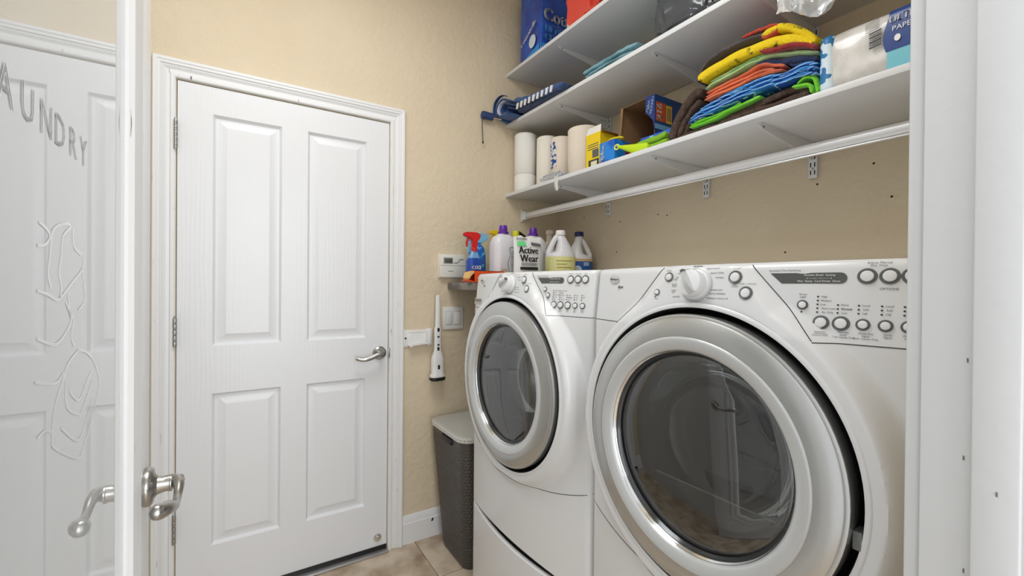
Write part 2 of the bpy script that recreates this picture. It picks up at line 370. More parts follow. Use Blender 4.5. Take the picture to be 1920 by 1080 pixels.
LN = [[(0.494, 1.292), (0.498, 1.31), (0.51, 1.318), (0.535, 1.323), (0.546, 1.321), (0.526, 1.311), (0.522, 1.294)], [(0.47, 1.317), (0.487, 1.313), (0.494, 1.308), (0.484, 1.301), (0.467, 1.299)], [(0.554, 1.321), (0.556, 1.305), (0.579, 1.298)], [(0.467, 1.265), (0.488, 1.262), (0.515, 1.257), (0.546, 1.269), (0.584, 1.285), (0.588, 1.297)], [(0.584, 1.285), (0.592, 1.255), (0.571, 1.245)], [(0.467, 1.229), (0.508, 1.22), (0.54, 1.23), (0.549, 1.239), (0.534, 1.254)], [(0.572, 1.207), (0.541, 1.199), (0.524, 1.184), (0.506, 1.167), (0.501, 1.144), (0.509, 1.133), (0.573, 1.104), (0.593, 1.112), (0.616, 1.127), (0.649, 1.159), (0.631, 1.185), (0.6, 1.201), (0.572, 1.207)], [(0.55, 1.175), (0.55, 1.17), (0.575, 1.159), (0.6, 1.171), (0.619, 1.18)], [(0.535, 1.185), (0.538, 1.161), (0.572, 1.146), (0.586, 1.147), (0.623, 1.169)], [(0.522, 1.147), (0.573, 1.121), (0.608, 1.14), (0.623, 1.151)], [(0.463, 1.197), (0.508, 1.188), (0.529, 1.193)], [(0.468, 1.154), (0.485, 1.155), (0.499, 1.15)],
      [(0.522, 1.294), (.516, 1.280), (.522, 1.268), (.519, 1.258)], [(0.494, 1.292), (.490, 1.278), (.497, 1.266)], [(.540, 1.262), (.545, 1.245), (.556, 1.236), (.549, 1.222), (.560, 1.212)]]
obj('etched_drawing', ribbonlines(LN, .0013, XG-.0055), ETCH, gl, 0, 'frosted line drawing of hanging laundry')
def lever_handle(s, par):
    x0 = XG if s > 0 else a0; yc, zc = .940, .931
    mb = MB().lathe([(0, 0), (.031, 0), (.032, .004*s), (.031, .009*s), (.028, .012*s), (.020, .014*s), (.015, .018*s), (.0125, .028*s), (.0125, .034*s), (.014, .035*s), (.014, .037*s), (0, .037*s)], (x0, yc, zc), 32, 'x')
    hd = obj('door_handle', mb, NICKEL, par)
    X = lambda d: x0+s*d
    P = smooth_path([(X(.030), yc, zc), (X(.042), yc-.003, zc+.003), (X(.048), yc-.020, zc+.003), (X(.0485), yc-.052, zc-.008), (X(.0475), yc-.085, zc-.006), (X(.043), yc-.118, zc+.006), (X(.036), yc-.140, zc+.012), (X(.028), yc-.152, zc+.017)], 6)
    n = len(P); rr = []
    for i in range(n):
        t = i/(n-1); rr.append(.0125-.0068*min(1, t/.4) if t < .4 else .0057+.0042*math.sin(max(0, t-.5)/.5*PI*.72))
    for k_, q_ in ((1, .25), (2, .62), (3, .86), (4, .96)): rr[-k_] *= q_
    mb = MB().tube(P, rr, 14, flat=1.15)
    mb.lathe([(0, 0), (.0105, 0), (.008, .004*s), (0, .006*s)], (X(.049), yc-.004, zc+.003), 14, 'x')
    obj('lever', mb, NICKEL, hd)
lever_handle(1, gdo); lever_handle(-1, gdo)
obj('latch_plate', MB().bbox(XG-.030, XG-.005, y1-.001, y1+.001, .90, .96, .0008), NICKEL, gdo)

# ------------------------------------------------------------------ washing machines
def sm(a, b, x):
    t = min(1, max(0, (x-a)/(b-a))); return t*t*(3-2*t)
HW = .347; ZC = .948; ZT = 1.318
def ulim(z): return .207-(z-1.185)*(.118/.135)
def fx(u, z):
    bow = -.045*(1-(u/.347)**2)
    base = bow+.016*max(0, (z-1.18)/.145)
    ins = -.060 if z < 1.19 else -.060+(z-1.19)/.135*.026
    r = math.hypot(u, z-ZC); wq = 1-sm(.308, .338, r)
    if z > 1.16:
        d = abs(u)-ulim(z); wq = max(wq, (1-sm(-.034, .003, d))*sm(1.16, 1.20, z))
    x = base*(1-wq)+min(ins, base)*wq
    e = abs(u)-(HW-.018)
    if e > 0: x += .018*(1-math.sqrt(max(0, 1-(e/.018)**2)))
    e = z-(ZT-.014)
    if e > 0: x += .014*(1-math.sqrt(max(0, 1-(e/.0143)**2)))
    return x
def seam(u): return .640+.058*min(1, abs(u)/.347)**2.4
def bot(u): return .407+.016*(1-(u/.347)**2)
RH = .285
def front_parts():
    NU = 150
    us = [-HW+2*HW*i/NU for i in range(NU+1)]
    e = HW-.018; extra = []
    us = sorted(set([u for u in us if abs(u) < e-.002]+[s*(e+.018*math.sin(k/6*PI/2)) for s in (-1, 1) for k in range(7)]))
    rows1 = 52; rows2 = 108; rows3 = 30
    def zcol(u):
        a, b = bot(u), seam(u)
        z = [a+(b-a)*i/rows1 for i in range(rows1)]
        z += [b+(1.185-b)*i/rows2 for i in range(rows2)]
        top = ZT-.014
        z += [1.185+(top-1.185)*i/rows3 for i in range(rows3)]
        z += [top+.014*math.sin(k/6*PI/2) for k in range(7)]
        return z
    nz = rows1+rows2+rows3+7; V = []; Z = []
    for u in us:
        zc = zcol(u)
        for z in zc:
            uu = u; r = math.hypot(uu, z-ZC)
            if abs(r-RH) < .0036 and r > 0: uu, z = uu*RH/r, ZC+(z-ZC)*RH/r
            V.append((fx(uu, z), uu, z))
    n = len(us)
    bm = bmesh.new(); bv = [bm.verts.new(p) for p in V]
    rowof = {}
    for i in range(n-1):
        for j in range(nz-1):
            q = [bv[i*nz+j], bv[(i+1)*nz+j], bv[(i+1)*nz+j+1], bv[i*nz+j+1]]
            if min(math.hypot(x.co.y, x.co.z-ZC) for x in q) < RH-.0004: continue
            f = bm.faces.new(q); f.material_index = 0 if j < rows1 else (1 if j < rows1+rows2 else 2)
    k = .118/.135
    for s in (-1, 1):
        for dd in (0,):
            # plane through the diagonal: s*y + k*z = const
            no = Vector((0, s, k)).normalized(); co = Vector((0, s*.207, 1.185))
            g_ = [f for f in bm.faces if f.material_index == 2]
            geo = list({v for f in g_ for v in f.verts})+list({e for f in g_ for e in f.edges})+g_
            bmesh.ops.bisect_plane(bm, geom=geo, plane_co=co, plane_no=no, dist=1e-6)
    parts = {'lower': MB(), 'front': MB(), 'left': MB(), 'right': MB()}
    bm.verts.ensure_lookup_table()
    loc = {k_: {} for k_ in parts}
    for f in bm.faces:
        c = f.calc_center_median()
        if f.material_index == 0: key = 'lower'
        elif f.material_index == 2 and abs(c.y) > ulim(c.z): key = 'left' if c.y > 0 else 'right'
        else: key = 'front'
        m_, L = parts[key], loc[key]; idx = []
        for v in f.verts:
            if v not in L: L[v] = len(m_.v); m_.v.append(tuple(v.co))
            idx.append(L[v])
        m_.f.append(tuple(idx))
    bm.free()
    # casing: sides, top, back, bottom, following the front edge
    sh = MB(); xb = .78
    for s in (-HW, HW):
        col = zcol(s); v = []; 
        for z in col: v += [(fx(s, z), s, z), (xb, s, z)]
        sh.add(v, [(2*i, 2*i+1, 2*i+3, 2*i+2) for i in range(len(col)-1)])
    v = []
    for u in us: v += [(fx(u, ZT), u, ZT), (xb, u, ZT)]
    sh.add(v, [(2*i, 2*i+1, 2*i+3, 2*i+2) for i in range(n-1)])
    v = []
    for u in us: v += [(fx(u, bot(u)), u, bot(u)), (xb, u, .407)]
    sh.add(v, [(2*i, 2*i+1, 2*i+3, 2*i+2) for i in range(n-1)])
    sh.add([(xb, -HW, .407), (xb, HW, .407), (xb, HW, ZT), (xb, -HW, ZT)], [(0, 1, 2, 3)])
    return parts, sh
FP, SHELL = front_parts()
def line_tube(pts, r):
    return MB().tube([(fx(u, z)+.0002, u, z) for u, z in pts], r, 6)
RIGHT = Vector((0, -1, 0))
def surf(u, z):
    e = .004; p = Vector((fx(u, z), u, z)); tz = (Vector((fx(u, z+e), u, z+e))-Vector((fx(u, z-e), u, z-e))).normalized()
    tr = (Vector((fx(u-e, z), u-e, z))-Vector((fx(u+e, z), u+e, z))).normalized()
    return p, tr, tz
def T_(mb, s, size, u, z, bold=0, sx=1):
    p, tr, tz = surf(u, z); return put_text(mb, s, size, p, tr, tz, .0008, sx, bold)
def disc(prof, u, z, seg=28, sx=1):
    """lathe standing on the fascia at (u,z); prof (r,h) with h outwards"""
    p, tr, tz = surf(u, z); N = tr.cross(tz); mb = MB(); v = []; f = []
    for r, h_ in prof:
        for k in range(seg):
            a = 2*PI*k/seg; v.append(p+tr*(r*math.cos(a)*sx)+tz*(r*math.sin(a))+N*h_)
    for i in range(len(prof)-1):
        for k in range(seg): f.append((i*seg+k, i*seg+(k+1) % seg, (i+1)*seg+(k+1) % seg, (i+1)*seg+k))
    f.append(tuple((len(prof)-1)*seg+k for k in range(seg)))
    return mb.add(v, f)
BTN = mat('button_pearl', (232, 233, 234), .25, coat=.3)
def button(par, u, z, r):
    rg = obj('button', disc([(r, .0), (r*1.0, .0012), (r*.93, .0022), (r*.74, .0010), (r*.70, .0006)], u, z), MGREY, par)
    obj('button_cap', disc([(r*.68, .0004), (r*.68, .0030), (r*.60, .0042), (r*.3, .0049), (.0003, .005)], u, z), BTN, rg)
    return rg
def knob(par, turn):
    u, z = .004, 1.277
    k = obj('cycle_knob', disc([(.0325, .0), (.0325, .004), (.030, .008), (.0275, .009), (.027, .022), (.0255, .027), (.022, .0285), (.0003, .029)], u, z, 48), BTN, par)
    obj('knob_ring', disc([(.0345, -.001), (.0345, .0032), (.0325, .0042)], u, z, 48), LGREY, k)
    p, tr, tz = surf(u, z); N = tr.cross(tz)
    d = tr*math.cos(turn)+tz*math.sin(turn); e = N.cross(d)
    q = MB(); v = []
    for a, hh in ((-.026, .028), (.026, .028)):
        pass
    L, W = .025, .008
    for x_, h0, h1, w_ in ((-L, .024, .030, W), (-.012, .024, .040, W*.8), (.006, .024, .042, W*.75), (L, .024, .036, W*.5)):
        for s_, hh in ((-1, h0), (-.7, h1), (.7, h1), (1, h0)): v.append(p+d*x_+e*(s_*w_)+N*hh)
    f = [(i*4+j, i*4+j+1, i*4+5+j, i*4+4+j) for i in range(3) for j in range(3)]+[(0, 1, 2, 3), (12, 15, 14, 13)]
    obj('knob_grip', q.add(v, f), LGREY, k, 50)
    q = MB(); q.add([p+d*(L-.003)+e*a+N*h_ for a, h_ in ((-.0035, .0385), (.0035, .0385), (.0035, .030), (-.0035, .030))]+[p+d*(L+.0015)+e*a+N*h_ for a, h_ in ((-.0035, .0385), (.0035, .0385), (.0035, .030), (-.0035, .030))], [(0, 1, 2, 3), (4, 7, 6, 5), (0, 4, 5, 1), (1, 5, 6, 2), (2, 6, 7, 3), (3, 7, 4, 0)])
    obj('knob_pointer', q, PRINT, k, 0)
BODY = {}
def machine(name, label, yc, kind):
    t = thing(name, (.83, yc, 0), label, 'washing machine' if kind == 'w' else 'dryer')
    if not BODY:
        a = obj('cabinet', SHELL, ENAMEL, t, 30); BODY['cabinet'] = a
        BODY['front_panel'] = obj('front_panel', FP['front'], ENAMEL, t, 40)
        BODY['lower_panel'] = obj('lower_panel', FP['lower'], ENAMEL, t, 40)
        BODY['logo_panel'] = obj('logo_panel', FP['left'], ENAMEL, t, 40)
        BODY['control_panel'] = obj('control_panel', FP['right'], ENAMEL, t, 40)
        # seams
        n = 40
        sg = mat('seam_gasket', (70, 70, 70), .7)
        s1 = MB().tube([(fx(u, seam(u))+.0002, u, seam(u)) for u in [-.3465+.693*i/60 for i in range(61)]], .0011, 6)
        BODY['panel_seam'] = obj('panel_seam', s1, sg, t)
        for s in (1, -1):
            q = MB().tube([(fx(s*(ulim(z)+.0035), z)-.0002, s*(ulim(z)+.0035), z) for z in [1.187+i*(ZT-.004-1.187)/n for i in range(n+1)]], .0009, 6)
            BODY['seam_a%d' % s] = obj('panel_seam', q, sg, t)
            q = MB().tube([(fx(s*u, 1.185)-.0001, s*u, 1.185) for u in [.2095+(.3465-.2095)*i/n for i in range(n+1)]], .0009, 6)
            BODY['seam_b%d' % s] = obj('panel_seam', q, sg, t)
        # dark recess behind the door, drum
        BODY['door_recess'] = obj('door_recess', MB().lathe([(RH+.004, -.059), (RH+.001, -.0605), (RH-.002, -.059), (RH-.004, -.05), (RH-.006, .0), (.262, .012), (.225, .014), (.215, .03), (.205, .045)], (0, 0, ZC), 96, 'x'), DARK, t, 40)
        BODY['door_bezel'] = obj('door_bezel', MB().lathe([(RH+.0085, -.0592), (RH+.007, -.0612), (RH+.002, -.0622), (RH-.001, -.0612), (RH-.002, -.054)], (0, 0, ZC), 128, 'x'), ENAMEL, t, 50)
        dr = MB().lathe([(.205, .045), (.262, .06), (.262, .50), (.20, .52), (.06, .525), (0.0001, .526)], (0, 0, ZC), 64, 'x')
        for k in range(3):
            a = 2*PI*k/3+.5
            v = []
            for x_ in (.08, .48):
                for da, rr in ((-.14, .262), (-.03, .205), (.03, .205), (.14, .262)): v.append((x_, rr*math.cos(a+da), ZC+rr*math.sin(a+da)))
            dr.add(v, [(0, 1, 5, 4), (1, 2, 6, 5), (2, 3, 7, 6), (0, 3, 2, 1), (4, 5, 6, 7)])
        BODY['drum'] = obj('drum', dr, DRUM, t, 40)
        # door
        d = obj('door', MB().lathe([(.262, -.010), (.270, -.040), (.2715, -.066), (.270, -.0715), (.266, -.0735), (.264, -.0735), (.2615, -.0752), (.228, -.0835), (.2255, -.0832)], (0, 0, ZC), 96, 'x'), SILVER, t, 30)
        BODY['door'] = d
        obj('inner_ring', MB().lathe([(.2262, -.0834), (.224, -.0855), (.221, -.086), (.204, -.0825), (.200, -.079), (.1975, -.074)], (0, 0, ZC), 96, 'x'), LGREY, d, 50)
        obj('chrome_lip', MB().lathe([(.198, -.075), (.1965, -.072), (.195, -.071), (.194, -.068)], (0, 0, ZC), 96, 'x'), CHROME, d, 50)
        obj('door_gasket', MB().lathe([(.1945, -.069), (.192, -.063), (.189, -.060), (.186, -.054), (.181, -.030), (.176, -.022), (.172, -.012), (.166, -.006)], (0, 0, ZC), 96, 'x'), GASK, d, 50)
        obj('door_window', MB().lathe([(.1885, -.0595), (.183, -.062), (.150, -.0665), (.10, -.0705), (.05, -.0725), (.0001, -.073)], (0, 0, ZC), 96, 'x'), DGLASS, d, 60)
        obj('glass_bowl', MB().lathe([(.167, -.006), (.160, .010), (.150, .035), (.135, .055), (.10, .062), (.0001, .064)], (0, 0, ZC), 64, 'x'), DGLASS, d, 60)
        BODY['_t'] = t
    else:
        for k in ('cabinet', 'front_panel', 'lower_panel', 'logo_panel', 'control_panel', 'panel_seam', 'seam_a1', 'seam_a-1', 'seam_b1', 'seam_b-1', 'door_recess', 'door_bezel', 'drum', 'door'):
            o = BODY[k]; c = o.copy(); C.objects.link(c); c.parent = t
            for ch in list(o.children):
                e = ch.copy(); C.objects.link(e); e.parent = c
    knob(t, math.radians(28) if kind == 'w' else math.radians(118))
    bs = [(.072, 1.293, .0105), (-.075, 1.291, .0130), (-.098, 1.262, .0125), (-.265, 1.291, .0125), (-.291, 1.291, .0125), (-.3155, 1.291, .0125), (-.183, 1.244, .0082)]
    bs += [(-.210, 1.2165, .0115), (-.236, 1.2165, .0118), (-.263, 1.2165, .0092 if kind == 'd' else .0118), (-.289, 1.2165, .0092), (-.314, 1.2165, .0092)]
    bs += [(.098, 1.260, .0072)] if kind == 'd' else [(-.168, 1.262, .0080)]
    for u, z, r in bs: button(t, u, z, r)
    # display
    top, b0 = 1.2975, 1.2795
    pl = [(-.131, top)]+[(-.232, top)]+[(-.232-.009*math.sin(a), (top+b0)/2+.009*math.cos(a)) for a in [PI*i/8 for i in range(1, 8)]]+[(-.232, b0), (-.150, b0)]
    v = []
    for u, z in pl: p, tr, tz = surf(u, z); N = tr.cross(tz); v.append(p+N*.0009)
    dsp = obj('display', MB().add(v, [tuple(range(len(v)))]), DGREY, t, 0, 'dark grey display window')
    q = MB(); N_ = .0006
    def TD(s, sz, u, z):
        p, tr, tz = surf(u, z); put_text(q, s, sz, p, tr, tz, .0015)
    if kind == 'd':
        TD('Wrinkle Shield  Sensing', .0046, -.204, 1.2935); TD('Wet  Damp  Cool Down  Done', .0046, -.203, 1.2835)
        TD('o ---- o --- o ------- o', .0042, -.204, 1.2885)
    else:
        TD('DOOR LOCKED  ADD', .0042, -.206, 1.2930); TD('Wash Rinse Spin Done', .0042, -.204, 1.2840)
    obj('display_lettering', q, WPRINT, dsp, 0)
    # printing
    q = MB(); tx = lambda s, z_, u, v_, b=0: T_(q, s, z_, u, v_, b)
    cyc = [('NORMAL', .0052, .008, 1.317-.003, .0003), ('CASUAL', .0042, .030, 1.3085, 0), ('DELICATE', .0042, .041, 1.3005, 0), ('SUPER\nDELICATE', .0042, .050, 1.2895, 0), ('BULKY\nITEMS', .0042, .056, 1.2755, 0), ('TIMED\nDRY', .0042, .056, 1.2625, 0), ('SANITIZE', .0042, .048, 1.2515, 0),
           ('HEAVY DUTY', .0046, -.028, 1.3085, 0), ('BULKY ITEMS', .0046, -.038, 1.2995, 0), ('TOWELS', .0046, -.044, 1.2905, 0), ('EXPRESS DRY', .0044, -.040, 1.2665, 0), ('QUICK REFRESH', .0046, -.043, 1.2595, 0), ('WRINKLE TOUCH UP', .0046, -.044, 1.2505, 0)]
    if kind == 'w':
        rep = {'EXPRESS DRY': 'RAPID WASH', 'QUICK REFRESH': 'RINSE + SPIN', 'WRINKLE TOUCH UP': 'DRAIN + SPIN', 'TIMED\nDRY': 'HAND\nWASH'}
        cyc = [(rep.get(a, a), b, c_, d_, e_) for a, b, c_, d_, e_ in cyc]
    for s, z_, u, v_, b in cyc: tx(s, z_, u, v_, b)
    tx('POWER', .0046, .075, 1.3065); tx('START', .0050, -.076, 1.3075); tx('HOLD\nTO START', .0032, -.076, 1.2745); tx('PAUSE / CANCEL', .0042, -.098, 1.2785)
    tx('Estimated Time Remaining', .0046, -.153, 1.3020)
    if kind == 'd':
        tx('Adjust Manual\nDry Time', .0052, -.278, 1.3095); tx('OPTIONS', .0052, -.291, 1.2715); tx('Drum\nLight', .0046, -.183, 1.2595)
        labs = [('Temperature\nAdjustment\nCustom Only', -.213), ('Dryness\nLevel\nAuto Cycles Only', -.240), ('Damp Dry\nSignal\nAuto Cycles Only', -.267), ('Cycle\nSignal', -.292), ('Wrinkle\nShield', -.315)]
        opt = [(-.204, 5, ('High', 'Medium', 'Low', 'Extra Low', 'Air Only')), (-.231, 3, ('More', 'Normal', 'Less')), (-.257, 3, ('Loud', 'Soft', 'Off')), (-.284, 3, ('Loud', 'Soft', 'Off')), (-.309, 3, ('On', 'Off', ''))]
        tx('Status', .0040, .098, 1.2465)
    else:
        for s, u in (('Delay Start', -.265), ('Rinse & Spin', -.291), ('Signal', -.3155)): tx(s, .0040, u, 1.3075)
        tx('OPTIONS', .0045, -.291, 1.2735); tx('Control\nLock', .0036, -.183, 1.2320)
        labs = [('Wash/Rinse\nTemp', -.210), ('Spin\nSpeed', -.236), ('Soil\nLevel', -.263), ('Cycle\nSignal', -.289), ('Extra\nRinse', -.314)]
        opt = [(-.204, 5, ('Hot/Cold', 'Warm', 'Warm/Cold', 'Cold', 'Tap')), (-.230, 5, ('Extra High', 'High', 'Medium', 'Low', 'No Spin')), (-.257, 3, ('Heavy', 'Normal', 'Light')), (-.284, 3, ('Loud', 'Soft', 'Off')), (-.309, 3, ('On', 'Off', ''))]
    for s, u in labs: tx(s, .0042, u, 1.2010 if s.count('\n') < 2 else 1.1990)
    led = MB()
    for u, n_, names in opt:
        for i in range(n_):
            z_ = 1.2330+(n_-1-i)*.0063+(.0 if n_ == 3 else 0)
            d_ = disc([(.0013, .0002), (.0012, .0012)], u, z_, 8, 1.2); led.add(d_.v, d_.f)
            if names[i]: tx(names[i], .0045, u-.0035-.0013*len(names[i]), z_, .00015 if names[i] == 'Normal' else 0)
    if kind == 'd': d_ = disc([(.0014, .0002), (.0012, .0012)], -.182, 1.2325, 8); led.add(d_.v, d_.f); d_ = disc([(.0014, .0002), (.0012, .0012)], .102, 1.2505, 8); led.add(d_.v, d_.f)
    obj('control_lettering', q, PRINT, t, 0, 'small grey printed lettering')
    obj('indicator_lights', led, BLACK, t, 0)
    # badge
    bd = obj('badge', disc([(.0120, .0), (.0120, .0016), (.0105, .0026), (.0003, .0028)], .262, 1.290, 36, 1.75), LGREY, t, 50, 'oval silver badge')
    q = MB(); p, tr, tz = surf(.262, 1.290); put_text(q, 'Whirlpool', .0082, p, tr, tz, .0032, bold=.0002); obj('badge_lettering', q, PRINT, bd, 0)
    q = MB(); p, tr, tz = surf(.236, 1.271); put_text(q, 'duet', .0115, p, tr, tz, .001, bold=.0004); put_text(q, 'HT', .005, p-tz*.008-tr*.006, tr, tz, .001); obj('model_lettering', q, PRINT, t, 0)
    if kind == 'w':
        q = MB(); v = []
        for u, z in ((.342, 1.222), (.262, 1.222), (.250, 1.206), (.262, 1.198), (.342, 1.196)):
            p, tr, tz = surf(min(u, .335), z); v.append(p+tr.cross(tz)*.001+Vector((0, max(0, u-.335), 0)))
        obj('dispenser_pull', q.add(v, [tuple(range(5))]), LGREY, t, 0)
        q = MB().tube([surf(u, 1.214)[0]+Vector((-.004, 0, 0)) for u in (.333, .30, .27, .258)], .0035, 10)
        obj('dispenser_handle', q, MGREY, t)
    return t
W = machine('washing_machine', 'white front-loading washer with grey ring door, by the back wall beside the hamper', 1.242, 'w')
Dm = machine('tumble_dryer', 'white front-loading dryer with big smoked-glass ring door, nearest the right doorway trim', .540, 'd')
# dryer extras: catch pieces in the gap
for a in (-.16, -.72):
    r = .2785; yy, zz = -r*math.cos(a), ZC+r*math.sin(a)
    obj('door_catch', MB().bbox(-.062, -.035, yy-.006, yy+.006, zz-.014, zz+.014, .002), MGREY, Dm, label='grey plastic catch')
a0_ = math.asin(.100/.163)
seg_ = [(.163*math.cos(q_), ZC+.163*math.sin(q_)) for q_ in [-a0_-(PI-2*a0_)*k/24 for k in range(25)]]
SCR = glassy('smoked_screen', (150, 152, 152), .16, .08, 1.5)
obj('lint_screen', MB().prism(seg_, -.001, .002, 'x'), SCR, Dm, 0, 'lighter lower screen behind the glass')
obj('screen_edge', MB().tube([(-.002, -.134, ZC-.100), (-.002, .134, ZC-.100)], .0016, 8), plain('bright_edge', (236, 236, 234), .2), Dm)

def pedestal(label, yc, first=[]):
    t = thing('pedestal', (.83, yc, 0), label, 'drawer pedestal', 'drawer pedestals under the machines')
    if first:
        for o in first: c = o.copy(); C.objects.link(c); c.parent = t
        return t
    body = MB().bbox(.022, .78, -HW, HW, .012, .400, .004)
    for sx_ in (.08, .72):
        for sy_ in (-.29, .29): body.lathe([(.02, 0), (.02, .014)], (sx_, sy_, 0), 12, cap=True)
    b = obj('pedestal_body', body, ENAMEL, t)
    n = 60; us = [-HW+2*HW*i/n for i in range(n+1)]
    def px(u):
        e = abs(u)-(HW-.018); return -.047*(1-(u/.347)**2)+(.018*(1-math.sqrt(max(0, 1-(e/.018)**2))) if e > 0 else 0)
    rows = [(.0, .03), (.0, .15), (.0, .28), (.0, None), (.003, 'a'), (.009, 'b'), (.014, 'a'), (.014, 'c'), (.03, 'c')]
    v = []
    for u in us:
        rim = .4035-.006*(1-(u/.347)**2)
        for dx, z in rows:
            zz = z if isinstance(z, float) else {None: rim-.004, 'a': rim-.001, 'b': rim, 'c': rim-.06}[z]
            v.append((px(u)+dx, u, zz))
    m_ = len(rows); f = [(i*m_+j, (i+1)*m_+j, (i+1)*m_+j+1, i*m_+j+1) for i in range(n) for j in range(m_-1)]
    f.append(tuple(range(m_))); f.append(tuple(n*m_+j for j in range(m_)))
    dr = obj('drawer_front', MB().add(v, f), ENAMEL, t, 40)
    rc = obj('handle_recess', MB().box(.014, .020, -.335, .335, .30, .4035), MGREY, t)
    first += [b, dr, rc]; return t
pedestal('white storage pedestal under the washer, beside the dark hamper', 1.242)
pedestal('white storage pedestal under the dryer, at the bottom of the photo', .540)

# ------------------------------------------------------------------ shelves
SX0, SX1 = 1.281, 1.655
SH = {'bottom': (1.765, 'lowest white melamine shelf, with towels and paper rolls on it'), 'middle': (2.152, 'middle white melamine shelf, with a rolled blue towel at its left end'), 'top': (2.434, 'topmost white melamine shelf, carrying the blue toilet paper pack')}
for k, (z, lb) in SH.items():
    tag(obj('wall_shelf', MB().bbox(SX0, SX1, .18, D+.003, z, z+.018, .0015), MELA), lb, 'shelf', 'white shelves on the right wall')
ybr = (1.673, 1.107, .709)
std = None
for i, y in enumerate(ybr):
    lb = ['slotted white shelf standard with three brackets, nearest the back corner', 'slotted white shelf standard with three brackets, middle one on the wall', 'slotted white shelf standard with three brackets, nearest the doorway'][i]
    if std is None:
        t = thing('shelf_standard', (1.657, y, 1.645), lb, 'shelf bracket', 'slotted standards holding the shelves'); std = t
        q = MB().box(0, .012, -.0125, -.0105, 0, 1.15).box(0, .012, .0105, .0125, 0, 1.15).bbox(-.0005, .0015, -.0125, .0125, 0, 1.15, .0004)
        obj('rail', q, BRK, t)
        q = MB()
        for k in range(44):
            zz = .012+k*.0262
            for s in (-.0062, .0062): q.box(-.0012, .0, s-.0016, s+.0016, zz, zz+.015)
        obj('slots', q, HOLE, t, 0)
        q = MB()
        for k in range(5): q.lathe([(.004, -.001), (.003, -.0025), (.0001, -.003)], (0, 0, .033+k*.262), 10, 'x')
        obj('screws', q, NICKEL, t)
        for z, _ in SH.values():
            zz = z-1.645
            poly = [(-.335, zz-.0005), (-.337, zz-.010), (-.325, zz-.016), (-.16, zz-.034), (-.02, zz-.058), (-.0016, zz-.060), (-.0016, zz-.0005)]
            q = MB().prism(poly, -.0016, .0016, 'y')
            q.prism([(-.335, zz-.0005), (-.335, zz-.0025), (-.002, zz-.0025), (-.002, zz-.0005)], -.006, .006, 'y')
            b = obj('bracket', q, BRK, t, 0)
            q = MB()
            for xx, dz in ((-.316, -.0095), (-.05, -.02), (-.03, -.02)): q.lathe([(.0032, -.0012), (.0001, -.0018)], (xx, -.0016, zz+dz), 10, 'y')
            for xx, dz in ((-.316, -.0095),): q.lathe([(.0032, .0012), (.0001, .0018)], (xx, .0016, zz+dz), 10, 'y')
            obj('bracket_hole', q, HOLE, b)
    else:
        t = std.copy(); C.objects.link(t); t.location = (1.657, y, 1.645); t['label'] = lb
        for ch in list(std.children):
            c = ch.copy(); C.objects.link(c); c.parent = t
            for g2 in ch.children: e = g2.copy(); C.objects.link(e); e.parent = c
# closet rod
t = thing('closet_rod', (1.40, D, 1.672), 'white metal hanging rod below the lowest shelf, in a wall socket', 'clothes rod')
oval = lambda a, b, n=20: [(a*math.cos(2*PI*k/n), b*math.sin(2*PI*k/n)) for k in range(n)]
obj('rod', MB().prism(oval(.0085, .0155), -D+YF+.002, -.010, 'y'), mat('rod_white_metal', (232, 233, 236), .2, .3), t, 50)
obj('rod_lip', MB().bbox(-.004, .004, -D+YF+.002, -.012, -.0215, -.0165, .001), mat('rod_bright_edge', (235, 235, 235), .15, .6), t)
s_ = obj('rod_socket', MB().bbox(-.016, .016, -.004, .004, -.034, .034, .002).bbox(-.013, .013, -.030, -.003, -.026, .022, .003), WPLAS, t)
for dz_ in (-.029, .029): obj('screw', MB().lathe([(.004, 0), (.003, -.002), (.0001, -.0025)], (0, -.004, dz_), 10, 'y'), NICKEL, s_)
# nail holes in the wall
for y, z in ((1.87, 1.66), (1.31, 1.60), (1.36, 1.61), (.545, 1.66), (.70, 1.625), (1.60, 1.605), (.50, 1.55), (.42, 1.50), (1.30, 1.36), (.80, 1.40), (1.62, 1.45)):
    obj('nail_hole', MB().lathe([(.0035, -.0006), (.0001, -.0012)], (XR, y, z), 10, 'x', cap=True), HOLE, wr)

